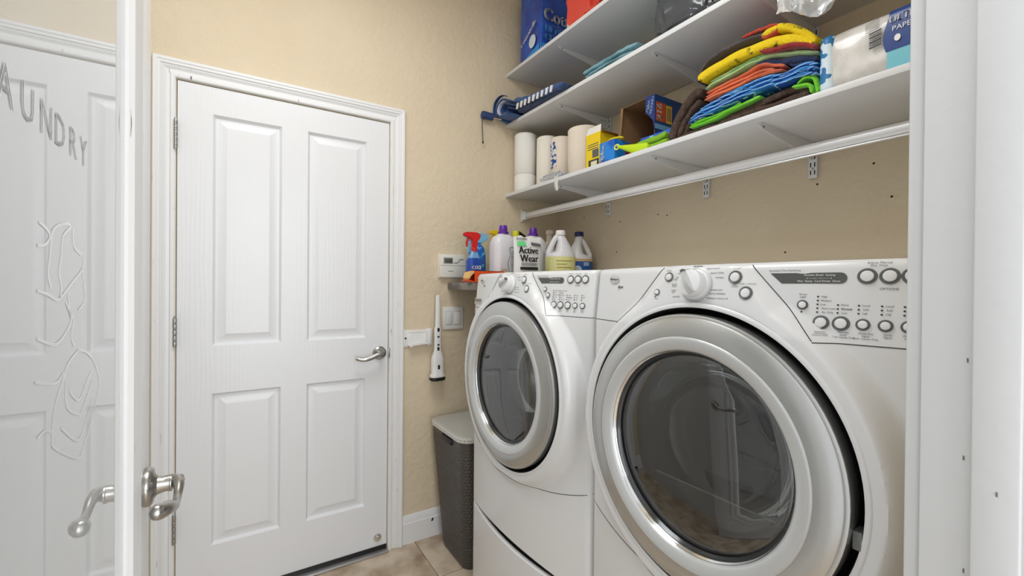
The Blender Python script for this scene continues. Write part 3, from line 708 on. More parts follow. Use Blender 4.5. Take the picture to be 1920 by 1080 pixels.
# ------------------------------------------------------------------ cloth ribbons
def ribbon(mb, path, th, x0, x1, seed=0, amp=.004, nx=9, n=6, taper=.35):
    """a folded layer of cloth: path in (y,z), thickness th, running from x0 to x1"""
    P = smooth_path([(0, a, b) for a, b in path], n); m = len(P)
    L = []
    for i, p in enumerate(P):
        t = (P[min(i+1, m-1)]-P[max(i-1, 0)]).normalized(); q = Vector((0, -t.z, t.y)); s = i/(m-1)
        k = math.sin(min(1, (s+.02)/.12)*PI/2)*math.sin(min(1, (1.02-s)/.12)*PI/2); k = max(k, taper)
        h = (th(s) if callable(th) else th)*.5*k; L.append((p, q, h))
    ring = 2*m; v = []
    for j in range(nx+1):
        t = j/nx; x = x0+(x1-x0)*t; sc = .45 if j == 0 else .85 if j == 1 else 1
        if j == 1: x = x0+.003
        if j == 2: x = x0+.010
        for sgn in (1, -1):
            rng = range(m) if sgn > 0 else range(m-1, -1, -1)
            for i in rng:
                p, q, h = L[i]; nv = noise.noise(Vector((p.y*22+seed*3.1, p.z*22, t*4+seed)))
                nx_ = noise.noise(Vector((p.y*35+seed, p.z*35, seed*1.7)))*amp*1.6
                w_ = p+q*(sgn*h*sc+nv*amp)
                v.append((x+(nx_ if j < 3 else nx_*.4), w_.y, w_.z+noise.noise(Vector((p.y*9, t*5, seed)))*amp))
    f = []
    for j in range(nx):
        for i in range(ring):
            f.append((j*ring+i, j*ring+(i+1) % ring, (j+1)*ring+(i+1) % ring, (j+1)*ring+i))
    for j in (0, nx):
        for i in range(m-1): f.append((j*ring+i, j*ring+i+1, j*ring+ring-2-i, j*ring+ring-1-i))
    return mb.add(v, f)
def towel(name, label, mt, layers, x0=1.315, x1=1.60, seed=0, th=.014, amp=.003):
    mb = MB()
    for i, L in enumerate(layers):
        q = th
        if isinstance(L, tuple): L, q = L
        ribbon(mb, L, q, x0+(i % 3)*.004, x1, seed+i*1.3, amp)
    return tag(obj(name, mb, mt, smooth=60), label, 'towel', 'folded towels on the lowest shelf')
cl = dict(bump=(160, .5), sheen=.3)
BRN = plain('brown_terry', (96, 76, 66), .95, bump=(220, 1.0), var=(60, (70, 54, 46), .35, .7))
towel('folded_towel', 'thick brown terry towel, folded, at the very bottom of the towel pile', BRN,
      [([(1.018, 1.796), (1.012, 1.83), (.990, 1.868), (.962, 1.903), (.925, 1.928), (.900, 1.922)], .030), ([(.992, 1.797), (.980, 1.830), (.958, 1.860), (.930, 1.885), (.905, 1.897)], .020),
       ([(.970, 1.797), (.960, 1.822), (.945, 1.843), (.925, 1.852)], .018),
       ([(.985, 1.796), (.90, 1.7955), (.80, 1.796), (.70, 1.799), (.60, 1.800), (.575, 1.797)], .024), ([(.83, 1.806), (.75, 1.812), (.68, 1.822), (.625, 1.832), (.588, 1.818), (.578, 1.800)], .020)], seed=1, amp=.004)
towel('folded_towel', 'lime green towel folded just above the brown one', plain('lime_cloth', (112, 208, 30), .85, **cl),
      [([(.935, 1.812), (.90, 1.815), (.86, 1.818), (.80, 1.826), (.74, 1.832), (.70, 1.836)], .009), ([(.935, 1.821), (.89, 1.825), (.84, 1.827), (.79, 1.833), (.76, 1.838)], .008), ([(.605, 1.840), (.585, 1.846), (.565, 1.838), (.556, 1.815), (.553, 1.795)], .010), ([(.612, 1.833), (.59, 1.828), (.572, 1.820), (.566, 1.798)], .010)], x0=1.305, seed=2)
BLU = stripes('blue_white_cloth', [(40, 120, 200), (86, 172, 226), (190, 222, 240), (24, 84, 170)], 'Z', 22, distort=4)
towel('folded_towel', 'bright blue beach towel with pale stripes, in the middle of the pile', BLU,
      [([(.940, 1.832), (.89, 1.839), (.84, 1.845), (.79, 1.852), (.73, 1.858), (.68, 1.862), (.645, 1.850), (.615, 1.852), (.585, 1.856), (.552, 1.846)], .010),
       ([(.935, 1.842), (.90, 1.854), (.83, 1.862), (.756, 1.868), (.69, 1.874), (.64, 1.868), (.59, 1.872), (.553, 1.860)], .011), ([(.90, 1.866), (.83, 1.877), (.756, 1.884), (.69, 1.889), (.64, 1.880), (.59, 1.884), (.553, 1.873)], .010)], x0=1.303, seed=3)
towel('folded_towel', 'orange towel folded under the pale green one', plain('orange_cloth', (226, 108, 62), .85, var=(7, (196, 96, 66), .4, .6), **cl),
      [([(.886, 1.893), (.85, 1.894), (.80, 1.896), (.74, 1.899), (.69, 1.902), (.64, 1.894)], .010), ([(.884, 1.904), (.84, 1.908), (.79, 1.910), (.74, 1.912), (.70, 1.915), (.665, 1.905)], .010),
       ([(.882, 1.915), (.84, 1.921), (.79, 1.925), (.74, 1.929), (.705, 1.934), (.67, 1.918), (.64, 1.904)], .010)], x0=1.312, seed=4)
towel('folded_towel', 'navy towel with only its dark fold showing at the right of the pile', plain('navy_cloth', (20, 38, 84), .85, **cl),
      [([(.72, 1.944), (.68, 1.934), (.64, 1.921), (.60, 1.908), (.56, 1.892)], .018), ([(.63, 1.906), (.60, 1.896), (.565, 1.880)], .010)], x0=1.325, seed=5)
towel('folded_towel', 'pale green towel folded between the orange and the yellow ones', plain('pale_green_cloth', (176, 206, 146), .85, var=(9, (150, 190, 120), .45, .6), **cl),
      [([(.885, 1.930), (.868, 1.938), (.85, 1.940), (.80, 1.944), (.76, 1.949), (.70, 1.952), (.65, 1.943), (.60, 1.926), (.555, 1.905)], .011), ([(.87, 1.949), (.82, 1.956), (.77, 1.961), (.70, 1.963), (.64, 1.952), (.59, 1.936), (.56, 1.920)], .010)], x0=1.318, seed=6)
YW = plain('yellow_print_cloth', (240, 208, 18), .85, var=(42, (120, 112, 24), .60, .68), bump=(160, .5))
ye = towel('folded_towel', 'yellow patterned towel with a red edge, second from the top of the pile', YW,
      [([(.902, 1.960), (.885, 1.972), (.84, 1.981), (.77, 1.986), (.71, 1.984), (.655, 1.977), (.61, 1.960), (.565, 1.930)], .030), ([(.700, 2.014), (.66, 2.020), (.63, 2.006), (.60, 1.982), (.575, 1.955), (.56, 1.930)], .020)], x0=1.303, seed=7)
q = MB(); ribbon(q, [(.70, 1.966), (.66, 1.957), (.635, 1.950), (.61, 1.944), (.575, 1.928), (.558, 1.915)], .014, 1.300, 1.58, 9)
obj('red_border', q, plain('dark_red_cloth', (146, 30, 26), .85, **cl), ye, 60, 'dark red lower border')
q = towel('folded_towel', 'dark grey and red towel folded on the very top of the pile', plain('charcoal_red_cloth', (72, 62, 68), .9, **cl),
      [([(.915, 1.962), (.905, 1.990), (.875, 2.014), (.83, 2.026), (.78, 2.029), (.72, 2.024), (.675, 2.016)], .012)], x0=1.312, seed=8)
m2 = MB(); ribbon(m2, [(.76, 2.038), (.70, 2.036), (.662, 2.029), (.652, 2.018), (.665, 2.008), (.70, 2.010)], .008, 1.309, 1.59, 4)
obj('red_fold', m2, plain('red_cloth', (196, 66, 44), .85, **cl), q, 60, 'red folded edge')

# blue towel and umbrella at the left end of the middle shelf
NB = plain('blue_towel_cloth', (32, 84, 146), .85, var=(14, (24, 62, 120), .35, .65), **cl)
mb = MB()
ribbon(mb, [(1.945, 2.240), (1.975, 2.254), (2.005, 2.262), (2.038, 2.258), (2.060, 2.240), (2.066, 2.215), (2.056, 2.192), (2.030, 2.179), (1.99, 2.177), (1.95, 2.178)], .010, 1.200, 1.55, 1, .002)
ribbon(mb, [(1.955, 2.222), (1.975, 2.238), (2.000, 2.243), (2.022, 2.236), (2.036, 2.220), (2.032, 2.203), (2.012, 2.194), (1.985, 2.193)], .008, 1.215, 1.55, 2, .003)
ribbon(mb, [(1.965, 2.210), (1.985, 2.225), (2.008, 2.222), (2.014, 2.209), (1.996, 2.203)], .008, 1.235, 1.55, 3, .003)
ribbon(mb, [(1.965, 2.252), (1.93, 2.246), (1.88, 2.232), (1.80, 2.216), (1.70, 2.206), (1.62, 2.198), (1.55, 2.186)], .028, 1.250, 1.55, 2, .003)
bt = tag(obj('rolled_towel', mb, NB, smooth=60), 'rolled blue beach towel with white bars on the middle shelf, at the left', 'towel')
q = MB(); ribbon(q, [(1.955, 2.205), (1.90, 2.199), (1.80, 2.190), (1.70, 2.185), (1.60, 2.180), (1.53, 2.179)], lambda s_: .032-.020*s_, 1.270, 1.55, 3, .003)
obj('dark_underside', q, plain('dark_navy_cloth', (24, 48, 92), .9, **cl), bt, 60, 'darker navy underside')
q = MB(); ribbon(q, [(1.985, 2.250), (2.015, 2.252), (2.040, 2.244), (2.054, 2.222), (2.048, 2.200), (2.030, 2.188)], .007, 1.204, 1.50, 5, .001)
obj('pale_lining', q, plain('pale_lining_cloth', (206, 204, 214), .85), bt, 60, 'pale grey lining inside the roll')
mb = MB()
for k in range(9):
    y = 1.925-k*.036; z = 2.214-.0018*k*1.2
    v = [(1.244, y, z+.010), (1.244, y-.016-.003*math.sin(k*2), z+.009), (1.244, y-.006, z-.018), (1.244, y+.006, z-.018)]
    v2 = [(1.250, p[1], p[2]) for p in v]; mb.add(v+v2, [(0, 1, 2, 3), (7, 6, 5, 4), (0, 4, 5, 1), (1, 5, 6, 2), (2, 6, 7, 3), (3, 7, 4, 0)])
obj('white_bars', mb, WPRINT, bt, 0, 'row of slanted white bars')
mb = MB(); ribbon(mb, [(2.030, 2.180), (2.062, 2.196), (2.076, 2.222), (2.072, 2.250), (2.052, 2.270), (2.015, 2.280), (1.975, 2.272), (1.95, 2.258)], .0035, 1.190, 1.206, 6, .001)
obj('strap', mb, plain('navy_webbing', (34, 66, 116), .8), bt, 60, 'navy webbing strap looped round the roll')
t = thing('umbrella', (1.20, 2.064, 2.1835), 'folding umbrella with navy handle and wrist cord, poking out left of the middle shelf', 'umbrella')
obj('handle', MB().lathe([(0, -.085), (.0180, -.084), (.0205, -.078), (.0195, -.03), (.0205, -.026), (.0190, -.020), (0, -.020)], (0, 0, 0), 20, 'x'), plain('navy_plastic', (38, 62, 110), .5), t)
obj('shaft', MB().lathe([(.005, -.022), (.005, .04)], (0, 0, 0), 12, 'x'), CHROME, t)
obj('folded_canopy', MB().lathe([(0, .0), (.009, .002), (.012, .02), (.014, .08), (.012, .22), (.008, .235), (0, .24)], (.034, 0, 0), 10, 'x'), NB, t)
obj('wrist_cord', MB().tube(smooth_path([(-.078, 0, -.008), (-.083, 0, -.04), (-.080, .001, -.10), (-.078, 0, -.142)]), .0022, 8).lathe([(0, -.008), (.0045, -.005), (.0045, .003), (0, .006)], (-.078, 0, -.146), 10), plain('dark_cord', (34, 44, 66), .7), t)
# teal cloth
mb = MB()
ribbon(mb, [(1.505, 2.232), (1.48, 2.236), (1.42, 2.238), (1.34, 2.237), (1.26, 2.232), (1.19, 2.226)], .016, 1.330, 1.60, 3, .003)
ribbon(mb, [(1.500, 2.217), (1.47, 2.217), (1.40, 2.220), (1.32, 2.219), (1.22, 2.212)], .012, 1.335, 1.60, 5, .003)
ribbon(mb, [(1.49, 2.2), (1.42, 2.205), (1.30, 2.205), (1.22, 2.2)], .012, 1.34, 1.60, 7, .003)
ribbon(mb, [(1.51, 2.180), (1.42, 2.185), (1.30, 2.185), (1.20, 2.182)], .018, 1.34, 1.60, 7, .003)
tag(obj('folded_cloth', mb, plain('teal_cloth', (120, 168, 180), .85, var=(10, (70, 120, 130), .4, .7), **cl), smooth=60), 'pale teal folded cloth in the middle of the middle shelf', 'cloth')
mb = MB(); ribbon(mb, [(1.545, 2.178), (1.53, 2.190), (1.50, 2.194)], .010, 1.300, 1.325, 8, .002); ribbon(mb, [(1.70, 2.187), (1.66, 2.196), (1.60, 2.202), (1.56, 2.198), (1.52, 2.185)], .016, 1.29, 1.55, 8, .003)
# crumpled bags
def crumple(mb, c, r, seed, fr=3.0, amp=.25, sub=5, floor=None, ridg=.12, pw=.72):
    bm = bmesh.new(); bmesh.ops.create_icosphere(bm, subdivisions=sub, radius=1)
    for v in bm.verts:
        d = v.co.normalized(); n = noise.fractal(d*fr+Vector((seed, 0, 0)), 1.0, 2.2, 3); rg = 1-abs(noise.noise(d*fr*2.1+Vector((0, seed, 0))))*2
        k = 1+amp*n+ridg*rg
        sg = lambda a: math.copysign(abs(a)**pw, a)
        v.co = Vector((c[0]+sg(d.x)*r[0]*k, c[1]+sg(d.y)*r[1]*k, c[2]+sg(d.z)*r[2]*k))
        if floor is not None and v.co.z < floor: v.co.z = floor+.0005*d.x
    return mb.bm(bm)
q = crumple(MB(), (1.455, 1.015, 2.29), (.105, .125, .10), 4.2, 1.7, .12, 5, 2.1712, .10, .5)
q.v = [(max(x, 1.302), y, min(z, 2.43)) for x, y, z in q.v]
tag(obj('plastic_bag', q, plain('dark_grey_film', (70, 74, 78), .22, coat=.5), smooth=50), 'dark grey plastic bag slumped on the middle shelf', 'bag')

# clear bag hanging down from the middle shelf
def sheet(y0, y1, z0, z1, x, seed, amp, n=44, m=30):
    v = []
    for i in range(n+1):
        for j in range(m+1):
            s, t = i/n, j/m; y = y0+(y1-y0)*s; 
            zb = z0+.045*abs(2*s-1)**1.6+.010*math.sin(s*9); z = z1+(zb-z1)*t
            bulge = math.sin(PI*s)**.6*math.sin(PI*min(1, t*.9+.08))**.7
            d = noise.fractal(Vector((y*16+seed, z*10, seed)), 1, 2.1, 4)*amp*(1.6)+abs(noise.noise(Vector((y*26+z*12, z*9, seed*2))))*amp
            v.append((x[0]+(x[1])*bulge+d*(.25+t*.9), y, z))
    return v, [(i*(m+1)+j, (i+1)*(m+1)+j, (i+1)*(m+1)+j+1, i*(m+1)+j+1) for i in range(n) for j in range(m)]
mb = MB(); mb.add(*sheet(.425, .640, 1.985, 2.20, (1.262, -.050), 1.2, .016)); mb.add(*sheet(.432, .634, 1.989, 2.20, (1.266, .030), 5.2, .014))
cb = tag(obj('clear_bag', mb, CLEAR, smooth=25), 'crumpled clear plastic bag hanging over the front of the middle shelf', 'bag')
obj('blue_print', MB().add([(1.205, .487, 2.008), (1.205, .470, 2.022), (1.205, .452, 2.016), (1.205, .470, 2.000)], [(0, 1, 2, 3)]), plain('blue_ink', (36, 84, 168), .5), cb, 0)
mb = MB().add([(x, y, 2.1715) for x, y in ((1.262, .43), (1.262, .635), (1.45, .60), (1.45, .45))], [(0, 1, 2, 3)])
# ------------------------------------------------------------------ paper goods
PAP = plain('white_paper', (240, 238, 232), .9, bump=(30, .25))
PAPC = plain('cream_paper', (228, 216, 200), .9, bump=(30, .25))
def roll(x, y, z, r, h, mt, label):
    t = thing('paper_roll', (x, y, z), label, 'paper roll', 'white paper rolls on the lowest shelf')
    obj('paper', MB().lathe([(.02, .001), (r-.004, 0), (r, .004), (r+.0006, h*.5), (r, h-.005), (r-.005, h), (.022, h-.001), (.020, h-.02), (.020, .01), (.02, .001)], seg=40), mt, t, 50)
    obj('core', MB().lathe([(.0205, .002), (.0205, h-.003), (.0192, h-.003), (.0192, .002), (.0205, .002)], seg=24), plain('cardboard_core', (170, 140, 104), .9), t)
    return t
roll(1.362, 2.013, 1.7835, .060, .098, PAP, 'short white paper roll at the far left end, lower of its stack')
roll(1.362, 2.013, 1.882, .060, .222, PAP, 'tall white paper roll at the far left end, upper of its stack')
roll(1.412, 1.880, 1.7835, .056, .276, plain('offwhite_paper', (240, 234, 222), .9), 'tall off-white paper roll, second from the left end')
roll(1.405, 1.750, 1.7835, .055, .236, PAPC, 'paper roll with blue-printed wrap, third from the left end')
roll(1.415, 1.590, 1.7835, .078, .236, PAPC, 'wide cream paper roll beside the yellow box')
q = MB().lathe([(.0555, .02), (.0562, .10), (.0558, .20)], (1.405, 1.750, 1.7835), 40)
sl = MB(); pts = [(1.41, 1.90), (1.405, 1.93), (1.42, 1.96), (1.40, 1.99)]
# printed wrap between the rolls and loose film
mb = MB(); v = []
for i in range(13):
    a = PI*(.78+.36*i/12)
    for z in (1.865, 1.905, 1.945, 1.985): v.append((1.405+.0566*math.cos(a), 1.750+.0566*math.sin(a)*1-.0, z+.010*math.sin(i*.9+z*60)))
for i in range(12):
    for j in range(3): mb.f.append((i*4+j, (i+1)*4+j, (i+1)*4+j+1, i*4+j+1))
mb.v = v
r3 = [o for o in bpy.data.objects if o.get('label', '').startswith('paper roll with blue')][0]
def shade_print(name, base, ink, scale, thr):
    m = mat(name, base, .4); nt = m.node_tree; b = nt.nodes['Principled BSDF']; tc = nt.nodes.new('ShaderNodeTexCoord'); nz = nt.nodes.new('ShaderNodeTexNoise'); nz.inputs['Scale'].default_value = scale; nz.inputs['Detail'].default_value = 1
    cr = nt.nodes.new('ShaderNodeValToRGB'); cr.color_ramp.interpolation = 'CONSTANT'; cr.color_ramp.elements[0].color = srgb(base)+(1,); cr.color_ramp.elements[1].position = thr; cr.color_ramp.elements[1].color = srgb(ink)+(1,)
    nt.links.new(tc.outputs['Object'], nz.inputs[0]); nt.links.new(nz.outputs[0], cr.inputs[0]); nt.links.new(cr.outputs[0], b.inputs['Base Color']); return m
mb.move((-1.405, -1.750, -1.7835))
obj('wrap_print', mb, shade_print('wrap_print', (222, 218, 212), (30, 70, 150), 60, .5), r3, 0, 'blue print on the wrapper')
q = crumple(MB(), (1.315, 1.700, 1.800), (.022, .075, .020), 7.7, 4, .35, 4, 1.7835)
fm = tag(obj('plastic_film', q, CLEAR, smooth=20), 'loose crumpled clear film lying in front of the paper rolls', 'plastic wrap')
mb = MB(); v = []
for i in range(7):
    for j in range(9):
        v.append((1.276-.003*j/8+.002*math.sin(i*2+j), 1.645-.030*i/6*(1-.25*j/8)-.002*j, 1.790-.072*j/8+.004*math.sin(i*1.3)))
for i in range(6):
    for j in range(8): mb.f.append((i*9+j, (i+1)*9+j, (i+1)*9+j+1, i*9+j+1))
mb.v = v; tag(obj('clear_tag', mb, CLEAR, smooth=60), 'strip of clear plastic hanging over the edge of the lowest shelf, left', 'plastic wrap')
# big paper towel pack
t = thing('paper_towel_pack', (1.46, .38, 1.7835), 'large clear-wrapped pack of paper towels at the right end of the lowest shelf', 'paper towels')
def soft_box(x0, x1, y0, y1, z0, z1, b, seed, amp, n=14, cuts=9):
    bm = bmesh.new(); bmesh.ops.create_cube(bm, size=1); 
    for v in bm.verts: v.co = Vector((x0+(v.co.x+.5)*(x1-x0), y0+(v.co.y+.5)*(y1-y0), z0+(v.co.z+.5)*(z1-z0)))
    bmesh.ops.bevel(bm, geom=bm.edges[:], offset=b, segments=4, profile=.5, affect='EDGES')
    bmesh.ops.subdivide_edges(bm, edges=[e for e in bm.edges if e.calc_length() > .05], cuts=cuts, use_grid_fill=True)
    for v in bm.verts:
        if v.co.z > z0+.004: v.co += Vector((1, .8, 1))*noise.fractal(v.co*n+Vector((seed, 0, 0)), 1, 2.2, 3)*amp
    return MB().bm(bm)
q = soft_box(-.145, .15, -.165, .168, .0005, .158, .035, 2, .006)
pk = obj('wrapped_rolls', q, plain('wrapped_paper', (224, 221, 216), .28, var=(26, (208, 204, 198), .4, .6), coat=.4), t, 60)
q = soft_box(-.149, .154, .135, .172, .003, .156, .017, 2, .004, cuts=5)
obj('end_wrap', q, shade_print('blue_daisy_print', (214, 230, 240), (38, 120, 176), 45, .53), t, 60, 'blue and white patterned end of the wrap')
q = MB(); v = []
NP = 10
for i in range(NP+1):
    for j in range(NP+1):
        s, u_ = i/NP, j/NP; y = .026-.15*s+.006*math.sin(u_*5)*(1-s); z = .050+.100*u_
        v.append((-.1525-.002*math.sin(u_*PI)+(.012 if j == NP else 0), y, z))
q.v = v; q.f = [(i*(NP+1)+j, (i+1)*(NP+1)+j, (i+1)*(NP+1)+j+1, i*(NP+1)+j+1) for i in range(NP) for j in range(NP)]
lbp = obj('label_panel', q, plain('navy_print', (28, 62, 132), .3), t, 60, 'navy label with white lettering')
q = MB(); v = []
for i in range(NP+1):
    for j in range(4): s, u_ = i/NP, j/3; v.append((-.1525, .024-.15*s, .005+.045*u_+.004*math.sin(s*9)*(u_ > .9)))
q.v = v; q.f = [(i*4+j, (i+1)*4+j, (i+1)*4+j+1, i*4+j+1) for i in range(NP) for j in range(3)]
obj('label_panel', q, plain('aqua_print', (110, 190, 204), .3), t, 60, 'aqua lower label')
q = MB(); put_text(q, 'ULTRA', .021, (-.1562, -.012, .121), (0, -1, 0), (0, 0, 1), .0005, bold=.0006); put_text(q, 'PAPER', .016, (-.1562, -.008, .099), (0, -1, 0), (0, 0, 1), .0005)
a = disc  # noqa
for k in range(20):
    pass
q.add([(-.1562, .004+.006*math.cos(2*PI*k/20), .076+.008*math.sin(2*PI*k/20)) for k in range(20)], [tuple(range(20))])
obj('label_lettering', q, WPRINT, lbp, 0)
q = MB()
for k, (h_, g_) in enumerate(((.005, 0), (.003, .007), (.006, .012), (.002, .020), (.005, .024), (.002, .031), (.004, .035))): q.add([(-.1560, .058, .070+g_), (-.1560, .034, .073+g_), (-.1560, .034, .073+g_+h_), (-.1560, .058, .070+g_+h_)], [(0, 1, 2, 3)])
obj('barcode', q, plain('black_ink', (60, 60, 60), .5), t, 0, 'black barcode on the wrap')
q = MB(); 
for k in range(6): q.add([(-.1560, .066, .112+k*.004), (-.1560, .038, .115+k*.004), (-.1560, .038, .1165+k*.004), (-.1560, .066, .1135+k*.004)], [(0, 1, 2, 3)])
obj('small_print', q, PRINT, t, 0)

# blue toilet paper pack on top shelf
t = thing('toilet_paper_pack', (1.47, 1.905, 2.4525), 'blue plastic pack of toilet paper on the left of the top shelf', 'toilet paper')
q = soft_box(-.158, .15, -.095, .10, .0005, .40, .016, 8, .0035)
pk = obj('blue_wrap', q, plain('blue_film', (24, 84, 190), .25, coat=.5, var=(9, (16, 56, 146), .4, .6)), t, 60)
q = MB(); W_ = (lambda s, z_, p, r, u_, b=0: put_text(q, s, z_, p, r, u_, .002, bold=b))
W_('Cottonelle', .088, (.045, -.1005, .205), (1, 0, 0), (0, 0, 1), .0018)
W_('Cottonelle', .036, (-.1640, .006, .145), (0, -1, .62), (0, .3, 1), .001)
obj('lettering', q, WPRINT, pk, 0, 'white brand lettering')
q = MB(); W_('ULTRA', .045, (-.066, -.1005, .135), (1, 0, 0), (0, 0, 1), .0012); W_('CLEAN', .045, (-.066, -.1005, .094), (1, 0, 0), (0, 0, 1), .0012)
obj('lettering', q, plain('sky_ink', (96, 176, 232), .4), pk, 0, 'sky blue lettering')
q = MB(); q.add([(-.1635, -.028+.030*math.cos(2*PI*k/28), .092+.034*math.sin(2*PI*k/28)) for k in range(28)], [tuple(range(28))])
obj('round_emblem', q, plain('pale_ink', (214, 224, 236), .4), pk, 0)
q = MB(); q.add([(-.162, .096, .006), (-.162, -.088, .006), (-.162, -.088, .058), (-.162, -.02, .040), (-.162, .05, .022), (-.162, .096, .012)], [tuple(range(6))]); q.add([(-.152, -.0985, .006), (.10, -.0985, .006), (.06, -.0985, .05), (-.06, -.0985, .066), (-.152, -.0985, .058)], [tuple(range(5))])
obj('light_band', q, plain('cyan_ink', (44, 150, 220), .35), pk, 0, 'light blue band at the base')
# red bag next to it
q = crumple(MB(), (1.44, 1.530, 2.56), (.125, .10, .125), 9.1, 2.2, .10, 5, 2.4525, .06, .45)
rb = tag(obj('red_bag', q, plain('red_film', (226, 74, 58), .3, coat=.4, var=(6, (236, 228, 226), .53, .57)), smooth=50), 'red and white plastic bag of supplies beside the blue pack on the top shelf', 'bag')
q = crumple(MB(), (1.46, 1.330, 2.55), (.12, .068, .10), 3.3, 2.4, .1, 4, 2.4525)
tag(obj('grey_bag', q, plain('grey_film', (150, 148, 158), .3, coat=.4), smooth=50), 'grey plastic bag at the top edge of the photo, right of the red one', 'bag')

# ------------------------------------------------------------------ boxes on the bottom shelf
KRAFT = plain('kraft_board', (146, 112, 78), .85)
def carton(mb, x0, x1, y0, y1, z0, z1, th=.0012, opened='z'):
    mb.box(x0, x1, y0, y1, z0, z0+th)
    if opened != 'x': mb.box(x0, x0+th, y0, y1, z0, z1)
    mb.box(x1-th, x1, y0, y1, z0, z1).box(x0, x1, y0, y0+th, z0, z1).box(x0, x1, y1-th, y1, z0, z1)
    if opened != 'z': mb.box(x0, x1, y0, y1, z1-th, z1)
    return mb
t = thing('yellow_box', (1.41, 1.433, 1.7835), 'tall yellow cardboard box standing open beside the cream roll', 'box')
obj('carton', carton(MB(), -.082, .10, -.047, .047, 0, .158), plain('yellow_board', (240, 208, 20), .5), t, 0)
q = MB().add([(-.082, -.046, .158), (-.082, .046, .158), (-.075, .040, .190), (-.075, -.040, .190), (-.0808, -.046, .158), (-.0808, .046, .158), (-.0738, .040, .190), (-.0738, -.040, .190)], [(0, 1, 2, 3), (7, 6, 5, 4), (2, 6, 7, 3), (0, 3, 7, 4), (1, 5, 6, 2)])
obj('flap', q, plain('white_board', (232, 230, 222), .6), t, 0, 'white inner side of the lid flap')
obj('flap', MB().box(-.08, .095, -.060, -.0475, .1515, .1528).rot(-.3, 'X', (0, -.047, .152)), plain('brown_board', (150, 96, 30), .6), t, 0, 'brown side flap')
q = MB()
for k in range(3): q.box(-.0832, -.0822, -.032, .034, .110-k*.010, .113-k*.010)
q.box(-.0832, -.0822, -.034, .004, .052, .086)
obj('grey_print', q, PRINT, t, 0); obj('grey_print', MB().box(-.0834, -.0822, -.036, .028, .006, .044), plain('dark_print', (60, 60, 50), .5), t, 0, 'dark picture panel')
obj('yellow_print', MB().box(-.0838, -.0830, -.025, .012, .012, .036), plain('cream_print', (226, 220, 190), .5), t, 0)
t = thing('blue_box', (1.365, 1.315, 1.7835), 'small bright blue box standing in front of the yellow box', 'box')
bb = obj('carton', MB().bbox(-.058, .036, -.030, .057, 0, .092, .0015), plain('azure_board', (30, 134, 220), .4, var=(16, (18, 92, 190), .45, .6)), t)
q = MB(); put_text(q, 'ziploc', .034, (-.0592, .040, .044), (0, -.2, 1), (0, 1, 0), .0006, bold=.0008); obj('lettering', q, WPRINT, bb, 0)
obj('red_stripe', MB().box(.006, .030, -.0308, -.0302, .004, .085), plain('dark_red_print', (150, 30, 50), .5), bb, 0)
t = thing('open_carton', (1.525, 1.250, 1.7835), 'large open bulk carton lying on its side, brown inside and navy outside', 'box')
obj('carton', carton(MB(), -.12, .12, -.085, .095, 0, .252, .002, 'x'), KRAFT, t, 0)
obj('printed_side', MB().box(-.1205, .121, -.0862, -.0852, 0, .2525), plain('navy_board', (24, 68, 128), .45), t, 0, 'navy printed side')
obj('torn_flap', MB().prism([(.095, .252), (.095, .205), (.092, .19), (.108, .150), (.112, .10), (.110, .02), (.0955, .02), (.0955, .1), (.088, .17), (.080, .252)], -.1225, -.1205, 'x'), KRAFT, t, 0)
obj('front_flap', MB().prism([(-.086, .252), (-.040, .252), (-.040, .190), (-.060, .172), (-.078, .150), (-.086, .11)], -.1225, -.1205, 'x'), plain('navy_flap', (22, 50, 122), .45), t, 0, 'navy flap with pale lettering')
q = MB(); put_text(q, 'Ziploc\nBRAND', .020, (-.1228, -.063, .212), (0, -.2, 1), (0, 1, 0), .0006, bold=.0005); obj('lettering', q, plain('pale_blue_ink', (170, 200, 236), .5), t, 0)
obj('count_patch', MB().box(-.115, -.055, -.0868, -.0863, .150, .225), plain('rust_ink', (196, 84, 30), .5), t, 0, 'rust coloured patch reading 216')
q = MB(); put_text(q, '216', .044, (-.094, -.0870, .187), (0, 0, 1), (-1, 0, 0), .0004, bold=.0012); obj('count_lettering', q, WPRINT, t, 0)
obj('yellow_patch', MB().box(-.052, -.018, -.0868, -.0863, .150, .222), plain('amber_ink', (232, 190, 40), .5), t, 0)
q = MB(); [q.box(-.047+k*.009, -.043+k*.009, -.0872, -.0868, .160, .212) for k in range(3)]; obj('small_print', q, plain('blue_text_ink', (40, 60, 110), .5), t, 0)
obj('light_stripe', MB().box(-.12, .10, -.0866, -.0863, .118, .138), plain('light_blue_ink', (120, 180, 214), .5), t, 0)
t = thing('flat_box', (1.392, 1.105, 1.7835), 'low blue box lying on the shelf in front of the open carton', 'box')
bx = obj('carton', MB().bbox(-.040, .028, -.09, .085, 0, .072, .0015), plain('cobalt_board', (30, 96, 206), .4), t)
obj('pale_stripe', MB().box(-.0407, -.0402, .02, .04, .004, .068), plain('pale_cyan_ink', (120, 200, 232), .5), bx, 0)
